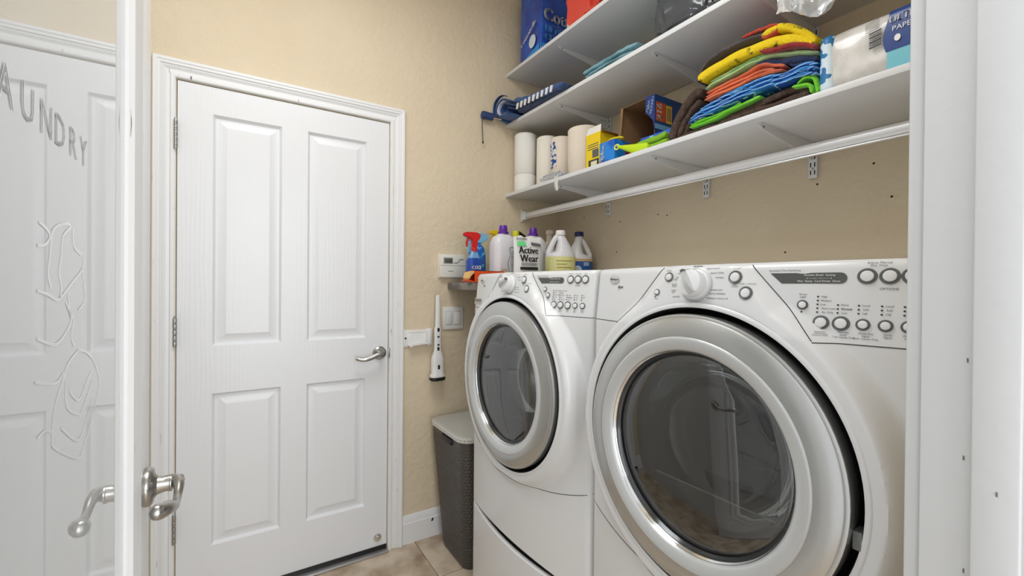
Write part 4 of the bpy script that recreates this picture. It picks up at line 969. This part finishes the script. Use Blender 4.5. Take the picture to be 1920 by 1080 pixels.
# yellow green duster
t = thing('duster', (1.31, 1.17, 1.7835), 'neon yellow-green cleaning duster lying along the front of the lowest shelf', 'duster')
nm = plain('neon_cloth', (196, 226, 24), .7)
q = MB(); ribbon(q, [(.095, .052), (.06, .040), (.02, .026), (-.02, .016), (-.06, .012)], lambda s: .008+.030*min(1, s*1.6), -.012, .010, 3, .0015)
obj('handle', q, nm, t, 60)
obj('hanging_ring', MB().tube([(0, .105+.012*math.cos(2*PI*k/20), .054+.009*math.sin(2*PI*k/20)) for k in range(21)], .0034, 8), plain('pale_yellow_plastic', (238, 240, 120), .4), t)
q = MB(); ribbon(q, [(.01, .030), (-.05, .034), (-.10, .036), (-.135, .040)], .022, -.006, .036, 5, .003); ribbon(q, [(-.04, .012), (-.10, .012), (-.140, .013)], .022, -.004, .036, 6, .003)
obj('duster_cloth', q, plain('lime_microfibre', (150, 204, 50), .9, bump=(200, 1)), t, 60)
t = thing('yellow_scoop', (1.345, 1.325, 1.8755), 'small yellow plastic piece lying on the blue box', 'scoop')
obj('scoop_blade', MB().tube(smooth_path([(0, .055, .010), (0, .02, .016), (0, -.02, .014), (0, -.05, .008)]), [.006]*6+[.010]*6+[.009]*6+[.005], 10, flat=.6), plain('yellow_plastic', (244, 214, 30), .4), t)

# ------------------------------------------------------------------ back-wall fittings
t = thing('thermostat', (.954, D, 1.370), 'cream thermostat with small grey display on the back wall', 'thermostat')
CRM = plain('cream_plastic', (232, 230, 220), .4)
obj('housing', MB().bbox(-.072, .072, -.026, .004, -.058, .058, .004), CRM, t)
obj('back_plate', MB().bbox(-.074, .074, -.007, .004, -.061, .061, .002), CRM, t)
obj('screen', MB().bbox(-.050, -.008, -.0275, -.025, .016, .038, .001), plain('lcd_grey', (90, 92, 82), .3), t)
obj('screen_bezel', MB().bbox(-.055, -.003, -.0268, -.025, .011, .043, .001), plain('grey_bezel', (150, 150, 142), .4), t)
obj('lid_line', MB().box(-.070, .070, -.0265, -.0255, .002, .0035).box(-.03, .0, -.0265, -.0255, -.028, -.0255), PRINT, t, 0)
obj('curve_mark', MB().tube(smooth_path([(.0, -.0262, .018), (.02, -.0262, .018), (.036, -.0262, .036), (.055, -.0262, .036)]), .0012, 6).tube(smooth_path([(.006, -.0262, .014), (.024, -.0262, .014), (.042, -.0262, .033), (.058, -.0262, .034)]), .0008, 6), PRINT, t)
t = thing('light_switch', (.965, D, 1.1015), 'white double rocker light switch on the back wall', 'light switch')
obj('switch_plate', MB().bbox(-.0575, .0575, -.005, .004, -.0575, .0575, .0025), WPLAS, t)
for dx in (-.023, .023):
    r_ = obj('rocker', MB().bbox(dx-.0165, dx+.0165, -.010, -.004, -.033, .033, .002).rot(.06, 'X', (0, -.007, 0)), WPLAS, t)
    obj('rocker_frame', MB().box(dx-.0185, dx+.0185, -.0058, -.0048, -.0355, .0355), LGREY, t, 0)
for dx in (-.023, .023):
    for dz in (-.047, .047): obj('screw', MB().lathe([(.0028, -.0052), (.002, -.0062), (.0001, -.0062)], (dx, 0, dz), 10, 'y'), WPLAS, t)
# wall mount and hand vacuum
t = thing('vacuum_mount', (.775, D, 1.010), 'white plastic wall bracket holding the slim vacuum', 'wall bracket')
obj('back_plate', MB().bbox(-.074, -.052, -.006, .004, -.042, .042, .003).bbox(-.056, .056, -.008, .004, -.036, .040, .003).bbox(.045, .072, -.012, .004, -.038, .044, .003), WPLAS, t)
obj('cradle', MB().prism([(-.050, -.036), (-.040, -.026), (.036, -.020), (.048, -.034), (.048, -.040), (.036, -.030), (-.036, -.036), (-.046, -.046)], -.034, -.002, 'y', .001).bbox(-.052, .050, -.010, -.002, .026, .036, .002).bbox(.040, .056, -.036, -.002, -.030, .036, .003), WPLAS, t)
obj('screw', MB().lathe([(.005, -.006), (.004, -.008), (.0001, -.008)], (-.064, 0, 0), 12, 'y'), BLACK, t)
t = thing('hand_vacuum', (.864, D-.040, .795), 'slim white handheld vacuum hanging upright in its wall bracket', 'vacuum')
obj('body', MB().lathe([(0, .014), (.034, .014), (.038, .018), (.038, .028), (.032, .035), (.0325, .078), (.0325, .105), (.029, .122), (.019, .150), (.0175, .17), (.0175, .25), (.016, .262), (.0125, .272), (.0105, .42), (.009, .427), (0, .428)], seg=28, sy=.62, p=2.8), WPLAS, t, 40)
obj('brush_head', MB().lathe([(0, 0), (.034, 0), (.039, .004), (.040, .012), (.037, .0175), (0, .018)], seg=28, sy=.66, p=3), BLACK, t, 40)
q = MB()
for z, h_ in ((.245, .018), (.215, .008), (.175, .008), (.150, .018), (.058, .022)): q.bbox(-.0058, .0058, -.0215 if z < .1 else -.0128, -.006, z, z+h_, .002)
obj('buttons', q, BLACK, t, label='black buttons on the handle')
# ledge behind the washer
tag(obj('wall_ledge', MB().bbox(.935, XR-.001, 1.625, D+.003, 1.250, 1.284, .002), mat('weathered_grey_board', (150, 146, 140), .7, bump=(12, .5, (1, 6, 6)), var=(14, (112, 108, 104), .4, .65))), 'weathered grey board ledge behind the washer, on the back wall', 'ledge')
ZL = 1.2845
def place(name, x, y, label, cat, z=ZL, rz=0, group=None): return thing(name, (x, y, z), label, cat, group, rz)
def trigger_head(t, z, c, s=1, nm_=None):
    m_ = plain((nm_ or 'trigger')+'_plastic', c, .4)
    poly = [(-.050, .030), (-.048, .018), (-.030, .014), (-.022, .012), (-.010, .0), (-.010, -.030), (.012, -.030), (.014, .0), (.024, .010), (.030, .028), (.012, .036), (-.036, .036)]
    q = MB().prism([(a*s, z+b*s) for a, b in poly], -.010, .010, 'y', .0025)
    h_ = obj('trigger_head', q, m_, t, 40)
    q = MB().prism([(a*s, z+b*s) for a, b in [(-.030, .014), (-.038, -.006), (-.036, -.026), (-.031, -.026), (-.030, -.006), (-.022, .012)]], -.006, .006, 'y', .0015)
    obj('trigger', q, m_, h_, 40)
    obj('collar', MB().lathe([(.0135, 0), (.0145, .004), (.0145, .016), (.012, .019), (0, .019)], (0.001, 0, z-.050), 24), m_, t)
t = place('spray_bottle', .955, 1.835, 'red-trigger spray bottle with blue label, leftmost on the grey ledge', 'bottle')
BB = plain('royal_blue_plastic', (22, 72, 168), .3)
obj('bottle', MB().lathe([(0, 0), (.034, 0), (.037, .005), (.037, .09), (.030, .115), (.018, .140), (.0125, .150), (.0125, .165), (0, .165)], seg=32, sy=.66, p=2.6), plain('clear_blue_plastic', (110, 160, 204), .25), t, 40)
obj('label', MB().lathe([(.0376, .008), (.0378, .05), (.0376, .098), (.031, .115)], seg=32, sy=.67, p=2.6), BB, t, 50, 'blue label')
q = MB(); put_text(q, 'OXI', .026, (0, -.0262, .070), (1, 0, 0), (0, 0, 1), .0004, bold=.001); put_text(q, 'MAX', .022, (0, -.0262, .044), (1, 0, .15), (0, 0, 1), .0004, bold=.001)
obj('label_lettering', q, WPRINT, t, 0)
trigger_head(t, .196, (206, 26, 30), 1.12, 'red')
t = place('spray_bottle', 1.035, 1.955, 'blue spray bottle with pale blue top, behind the red-trigger one', 'bottle')
obj('bottle', MB().lathe([(0, 0), (.040, 0), (.044, .005), (.044, .145), (.036, .175), (.020, .195), (.014, .20), (0, .2)], seg=32, sy=.66, p=2.6), plain('blue_speckled_label', (30, 104, 196), .35, var=(38, (110, 190, 234), .55, .6)), t, 40)
m_ = plain('pale_blue_plastic', (124, 196, 232), .35)
obj('trigger_head', MB().prism([(-.066, .232), (-.062, .218), (-.036, .212), (-.018, .200), (.024, .200), (.056, .222), (.054, .242), (.03, .250), (-.062, .252)], -.012, .012, 'y', .003), m_, t, 40)
obj('trigger', MB().prism([(-.045, .218), (-.052, .190), (-.050, .150), (-.043, .150), (-.042, .190), (-.030, .208)], -.007, .007, 'y', .002), m_, t, 40)
def jug(t, mt, w_=.074, h=.235, d=.050, cap=(90, 30, 150), neck=.018, p=3.2):
    obj('bottle', MB().lathe([(0, 0), (w_-.006, 0), (w_, .006), (w_, h*.70), (w_*.96, h*.80), (w_*.78, h*.90), (w_*.45, h*.965), (neck+.002, h*.985), (neck, h), (0, h)], seg=40, sy=d/w_, p=p), mt, t, 40)
    c = obj('cap', MB().lathe([(neck+.008, 0), (neck+.008, .010), (neck+.003, .013), (neck+.001, .038), (neck-.001, .041), (neck-.004, .041), (neck-.005, .036), (0, .036)], (0, 0, h-.006), 28), plain('purple_plastic', cap, .3), t, 40, 'purple cap')
JW = plain('frosted_white_plastic', (236, 236, 240), .3, trans=.15)
t = place('detergent_jug', 1.090, 1.795, 'half-empty white jug with purple cap, beside the red spray bottle', 'bottle')
jug(t, JW, .063, .240, .048)
obj('liquid_window', MB().box(-.034, -.004, -.0494, -.0486, .006, .066), plain('tan_liquid', (196, 176, 146), .4), t, 0, 'tan liquid showing in the bottom')
LB = plain('pale_grey_label', (204, 204, 208), .5)
q = MB().prism([(.002, .010), (.006, .05), (-.002, .09), (.008, .13), (.006, .16), (.012, .168), (.044, .168), (.048, .12), (.048, .01)], -.0500, -.0478, 'y'); obj('label', q, LB, t, 0); obj('label_outline', MB().tube([(a_, -.0503, b_) for a_, b_ in smooth_path([(.002, .010), (.006, .05), (-.002, .09), (.008, .13), (.006, .16), (.012, .168), (.044, .168)], 4) for a_, b_ in ()] or [(p_[0], -.0502, p_[2]) for p_ in smooth_path([(.002, 0, .010), (.006, 0, .05), (-.002, 0, .09), (.008, 0, .13), (.006, 0, .16), (.012, 0, .168), (.044, 0, .168)], 5)], .0011, 6), PRINT, t, 0)
q = MB()
for k in range(11): q.box(.014, .040, -.0506, -.0501, .045+k*.010, .0475+k*.010)
obj('label_lettering', q, PRINT, t, 0)
t = place('detergent_jug', 1.315, 1.865, 'white jug with purple cap, half hidden behind the white pouch', 'bottle')
jug(t, JW, .074, .252)
obj('label', MB().prism([(.016, .010), (.060, .01), (.066, .12), (.060, .170), (.022, .170)], -.0520, -.0498, 'y'), LB, t, 0)
q = MB()
for k in range(12): q.box(.026, .058, -.0526, -.0521, .040+k*.010, .0425+k*.010)
obj('label_lettering', q, PRINT, t, 0)
# yellow trigger bottle behind jug
t = place('spray_bottle', 1.192, 2.005, 'yellow-trigger spray bottle behind the first purple-capped jug', 'bottle')
obj('bottle', MB().lathe([(0, 0), (.038, 0), (.040, .005), (.040, .14), (.030, .17), (.014, .195), (.0125, .215), (0, .215)], seg=28, sy=.7, p=2.5), plain('green_plastic', (60, 130, 110), .35), t, 40)
trigger_head(t, .238, (240, 206, 20), 1.15, 'yellow')
t = place('spray_can', 1.292, 1.995, 'yellow-capped bottle peeking over the top of the white pouch', 'bottle')
obj('bottle', MB().lathe([(0, 0), (.030, 0), (.032, .004), (.032, .22), (.022, .245), (.014, .252), (0, .252)], seg=28), plain('lime_label', (206, 220, 130), .4), t, 40)
obj('cap', MB().lathe([(.018, .250), (.018, .278), (.015, .284), (0, .284)], seg=24), plain('yellow_cap', (222, 220, 40), .35), t, 40)
obj('nozzle', MB().prism([(.012, .282), (.020, .284), (.062, .262), (.060, .254), (.020, .266), (.012, .262)], -.007, .007, 'y', .002), BLACK, t, 40)
# pouch
t = place('detergent_pouch', 1.157, 1.685, 'white stand-up pouch lettered Active Wear, in front of the jugs', 'pouch', rz=-.12)
v = []; n = 24; m_ = 24
for i in range(n+1):
    for j in range(m_+1):
        s, u_ = i/n*2-1, j/m_; wd = .074*(1-.06*math.sin(u_*PI)); th = .030*(1-u_)**.7*math.cos(s*PI/2)**.6 if abs(s) < 1 else 0
        v.append((s*wd, -th-.0012, .0+.215*u_+.002*math.sin(s*7)*u_+.001*noise.noise(Vector((s*3, u_*3, 1)))*8*u_))
k = len(v); v2 = [(a, -b+.002, c) for a, b, c in v]
f = [(i*(m_+1)+j, (i+1)*(m_+1)+j, (i+1)*(m_+1)+j+1, i*(m_+1)+j+1) for i in range(n) for j in range(m_)]
q = MB().add(v, f); q.add(v2, f)
for i in range(n): q.f.append((i*(m_+1)+m_, (i+1)*(m_+1)+m_, k+(i+1)*(m_+1)+m_, k+i*(m_+1)+m_)); q.f.append((i*(m_+1), (i+1)*(m_+1), k+(i+1)*(m_+1), k+i*(m_+1)))
for j in range(m_):
    for b_ in (0, n): q.f.append((b_*(m_+1)+j, b_*(m_+1)+j+1, k+b_*(m_+1)+j+1, k+b_*(m_+1)+j))
po = obj('pouch', q, plain('white_film', (236, 236, 234), .35), t, 60)
q = MB(); U_ = (0, -.10, 1)
yf = lambda z: -.0035-.030*(1-z/.215)**.7
put_text(q, 'Active', .047, (-.004, yf(.148)-.003, .150), (1, 0, 0), (0, .16, 1), .001, .84, bold=.0020)
put_text(q, 'Wear', .047, (-.004, yf(.105)-.004, .112), (1, 0, 0), (0, .14, 1), .001, .84, bold=.0020)
q.add([(x, yf(z)-.004, z) for x, z in ((-.052, .060), (.040, .060), (.040, .074), (-.052, .074))], [(0, 1, 2, 3)])
obj('pouch_lettering', q, plain('near_black_ink', (30, 30, 34), .5), po, 0, 'black lettering')
q = MB(); [q.add([(x, yf(z)-.0035, z) for x, z in ((-.045, z0_), (.035, z0_), (.035, z0_+.0022), (-.045, z0_+.0022))], [(0, 1, 2, 3)]) for z0_ in (.080, .0845, .089)]; q.add([(x, yf(z)-.002, z) for x, z in ((.012, .176), (.062, .170), (.062, .184), (.012, .190))], [(0, 1, 2, 3)]); obj('pouch_print', q, PRINT, po, 0)
q = MB(); put_text(q, 'ROCKIN', .014, (-.036, yf(.20)-.002, .203), (1, 0, 0), (0, .1, 1), .001, bold=.0005); obj('pouch_print', q, plain('ink2', (40, 44, 50), .5), po, 0)
obj('green_print', MB().add([(x, yf(z)-.002, z) for x, z in ((-.062, .172), (-.012, .170), (-.016, .186), (-.030, .194), (-.058, .190))], [tuple(range(5))]).add([(x, yf(z)-.001, z) for x, z in ((.044, .022), (.056, .022), (.058, .05), (.050, .06))], [(0, 1, 2, 3)]), plain('mint_ink', (110, 226, 140), .5), po, 0, 'green shape in the corner')
# gallon jugs
def gallon(t, mt, capc, lab, h=.262, r=.075, capn='white'):
    s = -1 if capn != 'navy' else 1
    bo = MB().lathe([(0, 0), (r-.008, 0), (r, .008), (r, .135), (r-.003, .143), (r-.007, .150), (r-.012, .162), (r-.020, .178), (r-.028, .195), (r-.038, .212), (r-.047, .228), (.021, .240), (.019, h-.008), (0, h-.008)], seg=44, sy=.92)
    bo.v = [((x*(1-.60*sm(.143, .160, z)*(1-sm(.215, .236, z))) if x*s > 0 else x), y, z) for x, y, z in bo.v]
    obj('bottle', bo, mt, t, 50)
    obj('cap', MB().lathe([(.0235, h-.022), (.0245, h-.018), (.0235, h), (.021, h+.003), (0, h+.003)], seg=30), plain(capn+'_cap', capc, .4), t, 40, capn+' cap')
    hd = MB().tube(smooth_path([(s*(r-.016), 0, .140), (s*(r-.016), 0, .156), (s*(r-.026), 0, .180), (s*(r-.038), 0, .205), (s*(r-.050), 0, .226), (s*(r-.060), 0, .236)]), [.0135]*31, 14)
    obj('handle', hd, mt, t, 50)
    if lab: lab(t, r)
def lab1(t, r):
    obj('label', MB().lathe([(r+.0008, .012), (r+.0008, .132)], seg=44, sy=.92), plain('pale_yellow_label', (236, 232, 164), .5), t, 50, 'pale yellow label')
    q = MB()
    for z, a, b in ((.108, -.03, .05), (.092, -.028, .02), (.076, -.028, .045)):
        for k in range(6):
            x0_, x1_ = a+(b-a)*k/6, a+(b-a)*(k+1)/6; yq = lambda x: -.92*math.sqrt((r+.0014)**2-x*x)-.0004
            q.add([(x0_, yq(x0_), z), (x1_, yq(x1_), z), (x1_, yq(x1_), z+.004), (x0_, yq(x0_), z+.004)], [(0, 1, 2, 3)])
    obj('label_lettering', q, plain('olive_ink', (170, 160, 60), .5), t, 0)
    q = MB()
    for k in range(6):
        a, b = -.03, .055; x0_, x1_ = a+(b-a)*k/6, a+(b-a)*(k+1)/6; yq = lambda x: -.92*math.sqrt((r+.0014)**2-x*x)-.0004
        q.add([(x0_, yq(x0_), .052), (x1_, yq(x1_), .052), (x1_, yq(x1_), .058), (x0_, yq(x0_), .058)], [(0, 1, 2, 3)])
    obj('label_lettering', q, plain('dark_olive_ink', (50, 46, 24), .5), t, 0)
def lab2(t, r):
    obj('label', MB().lathe([(r+.0008, .012), (r+.0008, .118)], seg=44, sy=.92), plain('blue_label', (30, 92, 168), .4, var=(14, (24, 60, 130), .45, .6)), t, 50, 'blue label')
    obj('label_band', MB().lathe([(r+.001, .118), (r+.001, .132)], seg=44, sy=.92), plain('sand_label', (214, 186, 140), .5), t, 50)
    yq = lambda x: -.92*math.sqrt((r+.0016)**2-x*x)-.0006
    q = MB(); v = [(-.008+.024*math.cos(2*PI*k/20), .070+.026*math.sin(2*PI*k/20)) for k in range(20)]; q.add([(x, yq(x)-.001, z) for x, z in v], [tuple(range(20))])
    for k, z in enumerate((.096, .106)): q.add([(x, yq(x)-.0008, z_) for x, z_ in ((.024, z), (.052, z), (.052, z+.006), (.024, z+.006))], [(0, 1, 2, 3)])
    obj('label_emblem', q, plain('pale_emblem', (206, 220, 232), .5), t, 0)
t = place('bleach_jug', 1.380, 1.720, 'white gallon jug with pale yellow label and white cap', 'bottle', rz=-.50); gallon(t, plain('milky_plastic', (232, 232, 236), .3), (240, 240, 238), lab1)
t = place('bleach_jug', 1.563, 1.790, 'white gallon jug with blue label and navy cap, rightmost on the ledge', 'bottle', rz=-.70); gallon(t, plain('milky_plastic', (226, 226, 226), .3), (24, 36, 96), lab2, .275, .072, 'navy')
t = place('bleach_jug', 1.515, 1.985, 'cream gallon jug mostly hidden behind the other two gallon jugs', 'bottle'); gallon(t, plain('cream_milky_plastic', (222, 208, 190), .35), (232, 214, 200), None, .300, .065, 'cream')
# orange box
t = place('orange_box', .945, 1.722, 'small torn-open orange box on the left end of the grey ledge', 'box')
OR = plain('orange_board', (232, 84, 24), .45)
ob = obj('carton', carton(MB(), -.062, .085, -.033, .033, 0, .052, .0015, 'x'), OR, t, 0)
obj('flap', MB().prism([(-.062, .050), (-.085, .044), (-.092, .020), (-.088, .012), (-.076, .030), (-.062, .042)], -.030, .020, 'y'), plain('cream_board', (232, 190, 120), .6), t, 0, 'cream torn flap')
obj('flap', MB().prism([(-.062, .0), (-.092, .006), (-.094, .012), (-.064, .006)], -.030, .030, 'y'), OR, t, 0)
q = MB(); q.box(-.03, .05, -.0345, -.0338, .030, .038); q.box(-.05, .03, -.0345, -.0338, .018, .021); obj('lettering', q, plain('cream_ink', (246, 220, 190), .5), ob, 0)

# ------------------------------------------------------------------ hamper
t = thing('laundry_hamper', (1.03, 1.87, 0), 'dark brown woven plastic laundry hamper with light grey lid, left of the washer', 'laundry hamper')
def rrect(hx, hy, r, n=10):
    out = []
    for cx, cy, a0_ in ((hx-r, hy-r, 0), (-hx+r, hy-r, PI/2), (-hx+r, -hy+r, PI), (hx-r, -hy+r, 1.5*PI)):
        for k in range(n+1): a_ = a0_+PI/2*k/n; out.append((cx+r*math.cos(a_), cy+r*math.sin(a_)))
    return out
def resample(poly, n):
    P = poly+[poly[0]]; L = [0]
    for i in range(len(poly)): L.append(L[-1]+math.dist(P[i], P[i+1]))
    out = []
    for k in range(n):
        d = L[-1]*k/n; i = max(j for j in range(len(L)) if L[j] <= d+1e-9); i = min(i, len(poly)-1)
        q_ = (d-L[i])/max(1e-9, L[i+1]-L[i]); out.append((P[i][0]+(P[i+1][0]-P[i][0])*q_, P[i][1]+(P[i+1][1]-P[i][1])*q_))
    return out
def hamper():
    NS, NZ = 288, 150; H = .585
    v = []
    for j in range(NZ+1):
        s = j/NZ; z = .004+H*s; hx = .155+.042*s; hy = .136+.050*s
        ring = resample(rrect(hx, hy, .045), NS)
        for k, (x, y) in enumerate(ring):
            l = math.hypot(x, y); band = 1 if .03 < s < .95 else 0
            cell = (z/.0145); row = int(cell); fr = cell-row
            ph = (k/NS*72+row*.5); kk = ph-int(ph)
            d = .0052*math.sin(PI*fr)**.8*(.15+.85*abs(math.sin(PI*kk))**.7)*band
            if s >= .95: d = .002
            v.append((x*(1+d/l), y*(1+d/l), z))
    f = [(j*NS+k, j*NS+(k+1) % NS, (j+1)*NS+(k+1) % NS, (j+1)*NS+k) for j in range(NZ) for k in range(NS)]
    f.append(tuple(range(NS)))
    return MB().add(v, f)
HB = plain('dark_brown_weave', (80, 76, 72), .34)
obj('basket', hamper(), HB, t, 50)
lid = MB(); NS = 120
rings = [(0, .590, .0), (0, .606, .0), (-.006, .611, 0), (-.016, .612, 0)]
v = []
for e, z, _ in rings:
    for x, y in resample(rrect(.207+e, .194+e, .060+e*.4), NS): v.append((x, y, z-(.010 if z > .6 and y < -.14 else 0)*0))
f = [(i*NS+k, i*NS+(k+1) % NS, (i+1)*NS+(k+1) % NS, (i+1)*NS+k) for i in range(3) for k in range(NS)]
f.append(tuple(range(NS))[::-1]); f.append(tuple(3*NS+k for k in range(NS)))
def dotted(name, base, dot, sc):
    m = mat(name, base, .45); nt = m.node_tree; b = nt.nodes['Principled BSDF']; tc = nt.nodes.new('ShaderNodeTexCoord'); vo = nt.nodes.new('ShaderNodeTexVoronoi'); vo.inputs['Scale'].default_value = sc; vo.inputs['Randomness'].default_value = .0
    cr = nt.nodes.new('ShaderNodeValToRGB'); cr.color_ramp.elements[0].position = .26; cr.color_ramp.elements[0].color = srgb(dot)+(1,); cr.color_ramp.elements[1].position = .34; cr.color_ramp.elements[1].color = srgb(base)+(1,)
    bp = nt.nodes.new('ShaderNodeBump'); bp.inputs['Strength'].default_value = .5; bp.inputs['Distance'].default_value = .002
    nt.links.new(tc.outputs['Object'], vo.inputs[0]); nt.links.new(vo.outputs['Distance'], cr.inputs[0]); nt.links.new(cr.outputs[0], b.inputs['Base Color']); nt.links.new(vo.outputs['Distance'], bp.inputs['Height']); nt.links.new(bp.outputs[0], b.inputs['Normal']); return m
ld = obj('lid', lid.add(v, f), dotted('perforated_lid', (206, 204, 196), (150, 147, 140), 85), t, 35, 'light grey perforated lid')
obj('lid_notch', MB().bbox(-.02, .06, -.030, .004, .6115, .6135, .0008), MGREY, ld)
obj('handle_opening', MB().bbox(-.207, -.192, -.075, .03, .552, .580, .004), BLACK, t, label='dark handle slot')

# printing, slots and tiny dots too small to pick apart
for o in bpy.data.objects:
    if o.type == 'MESH' and o.parent and o.name.split('.')[0] in ('control_lettering', 'display_lettering', 'label_lettering', 'lettering', 'pouch_print', 'pouch_lettering', 'small_print', 'indicator_lights', 'slots', 'screws', 'bracket_hole', 'grey_print', 'etched_drawing', 'etched_lettering', 'barcode', 'buttons', 'model_lettering', 'count_lettering', 'badge_lettering', 'white_bars', 'curve_mark', 'lid_line', 'label_emblem', 'green_print', 'light_band'):
        o['kind'] = 'stuff'
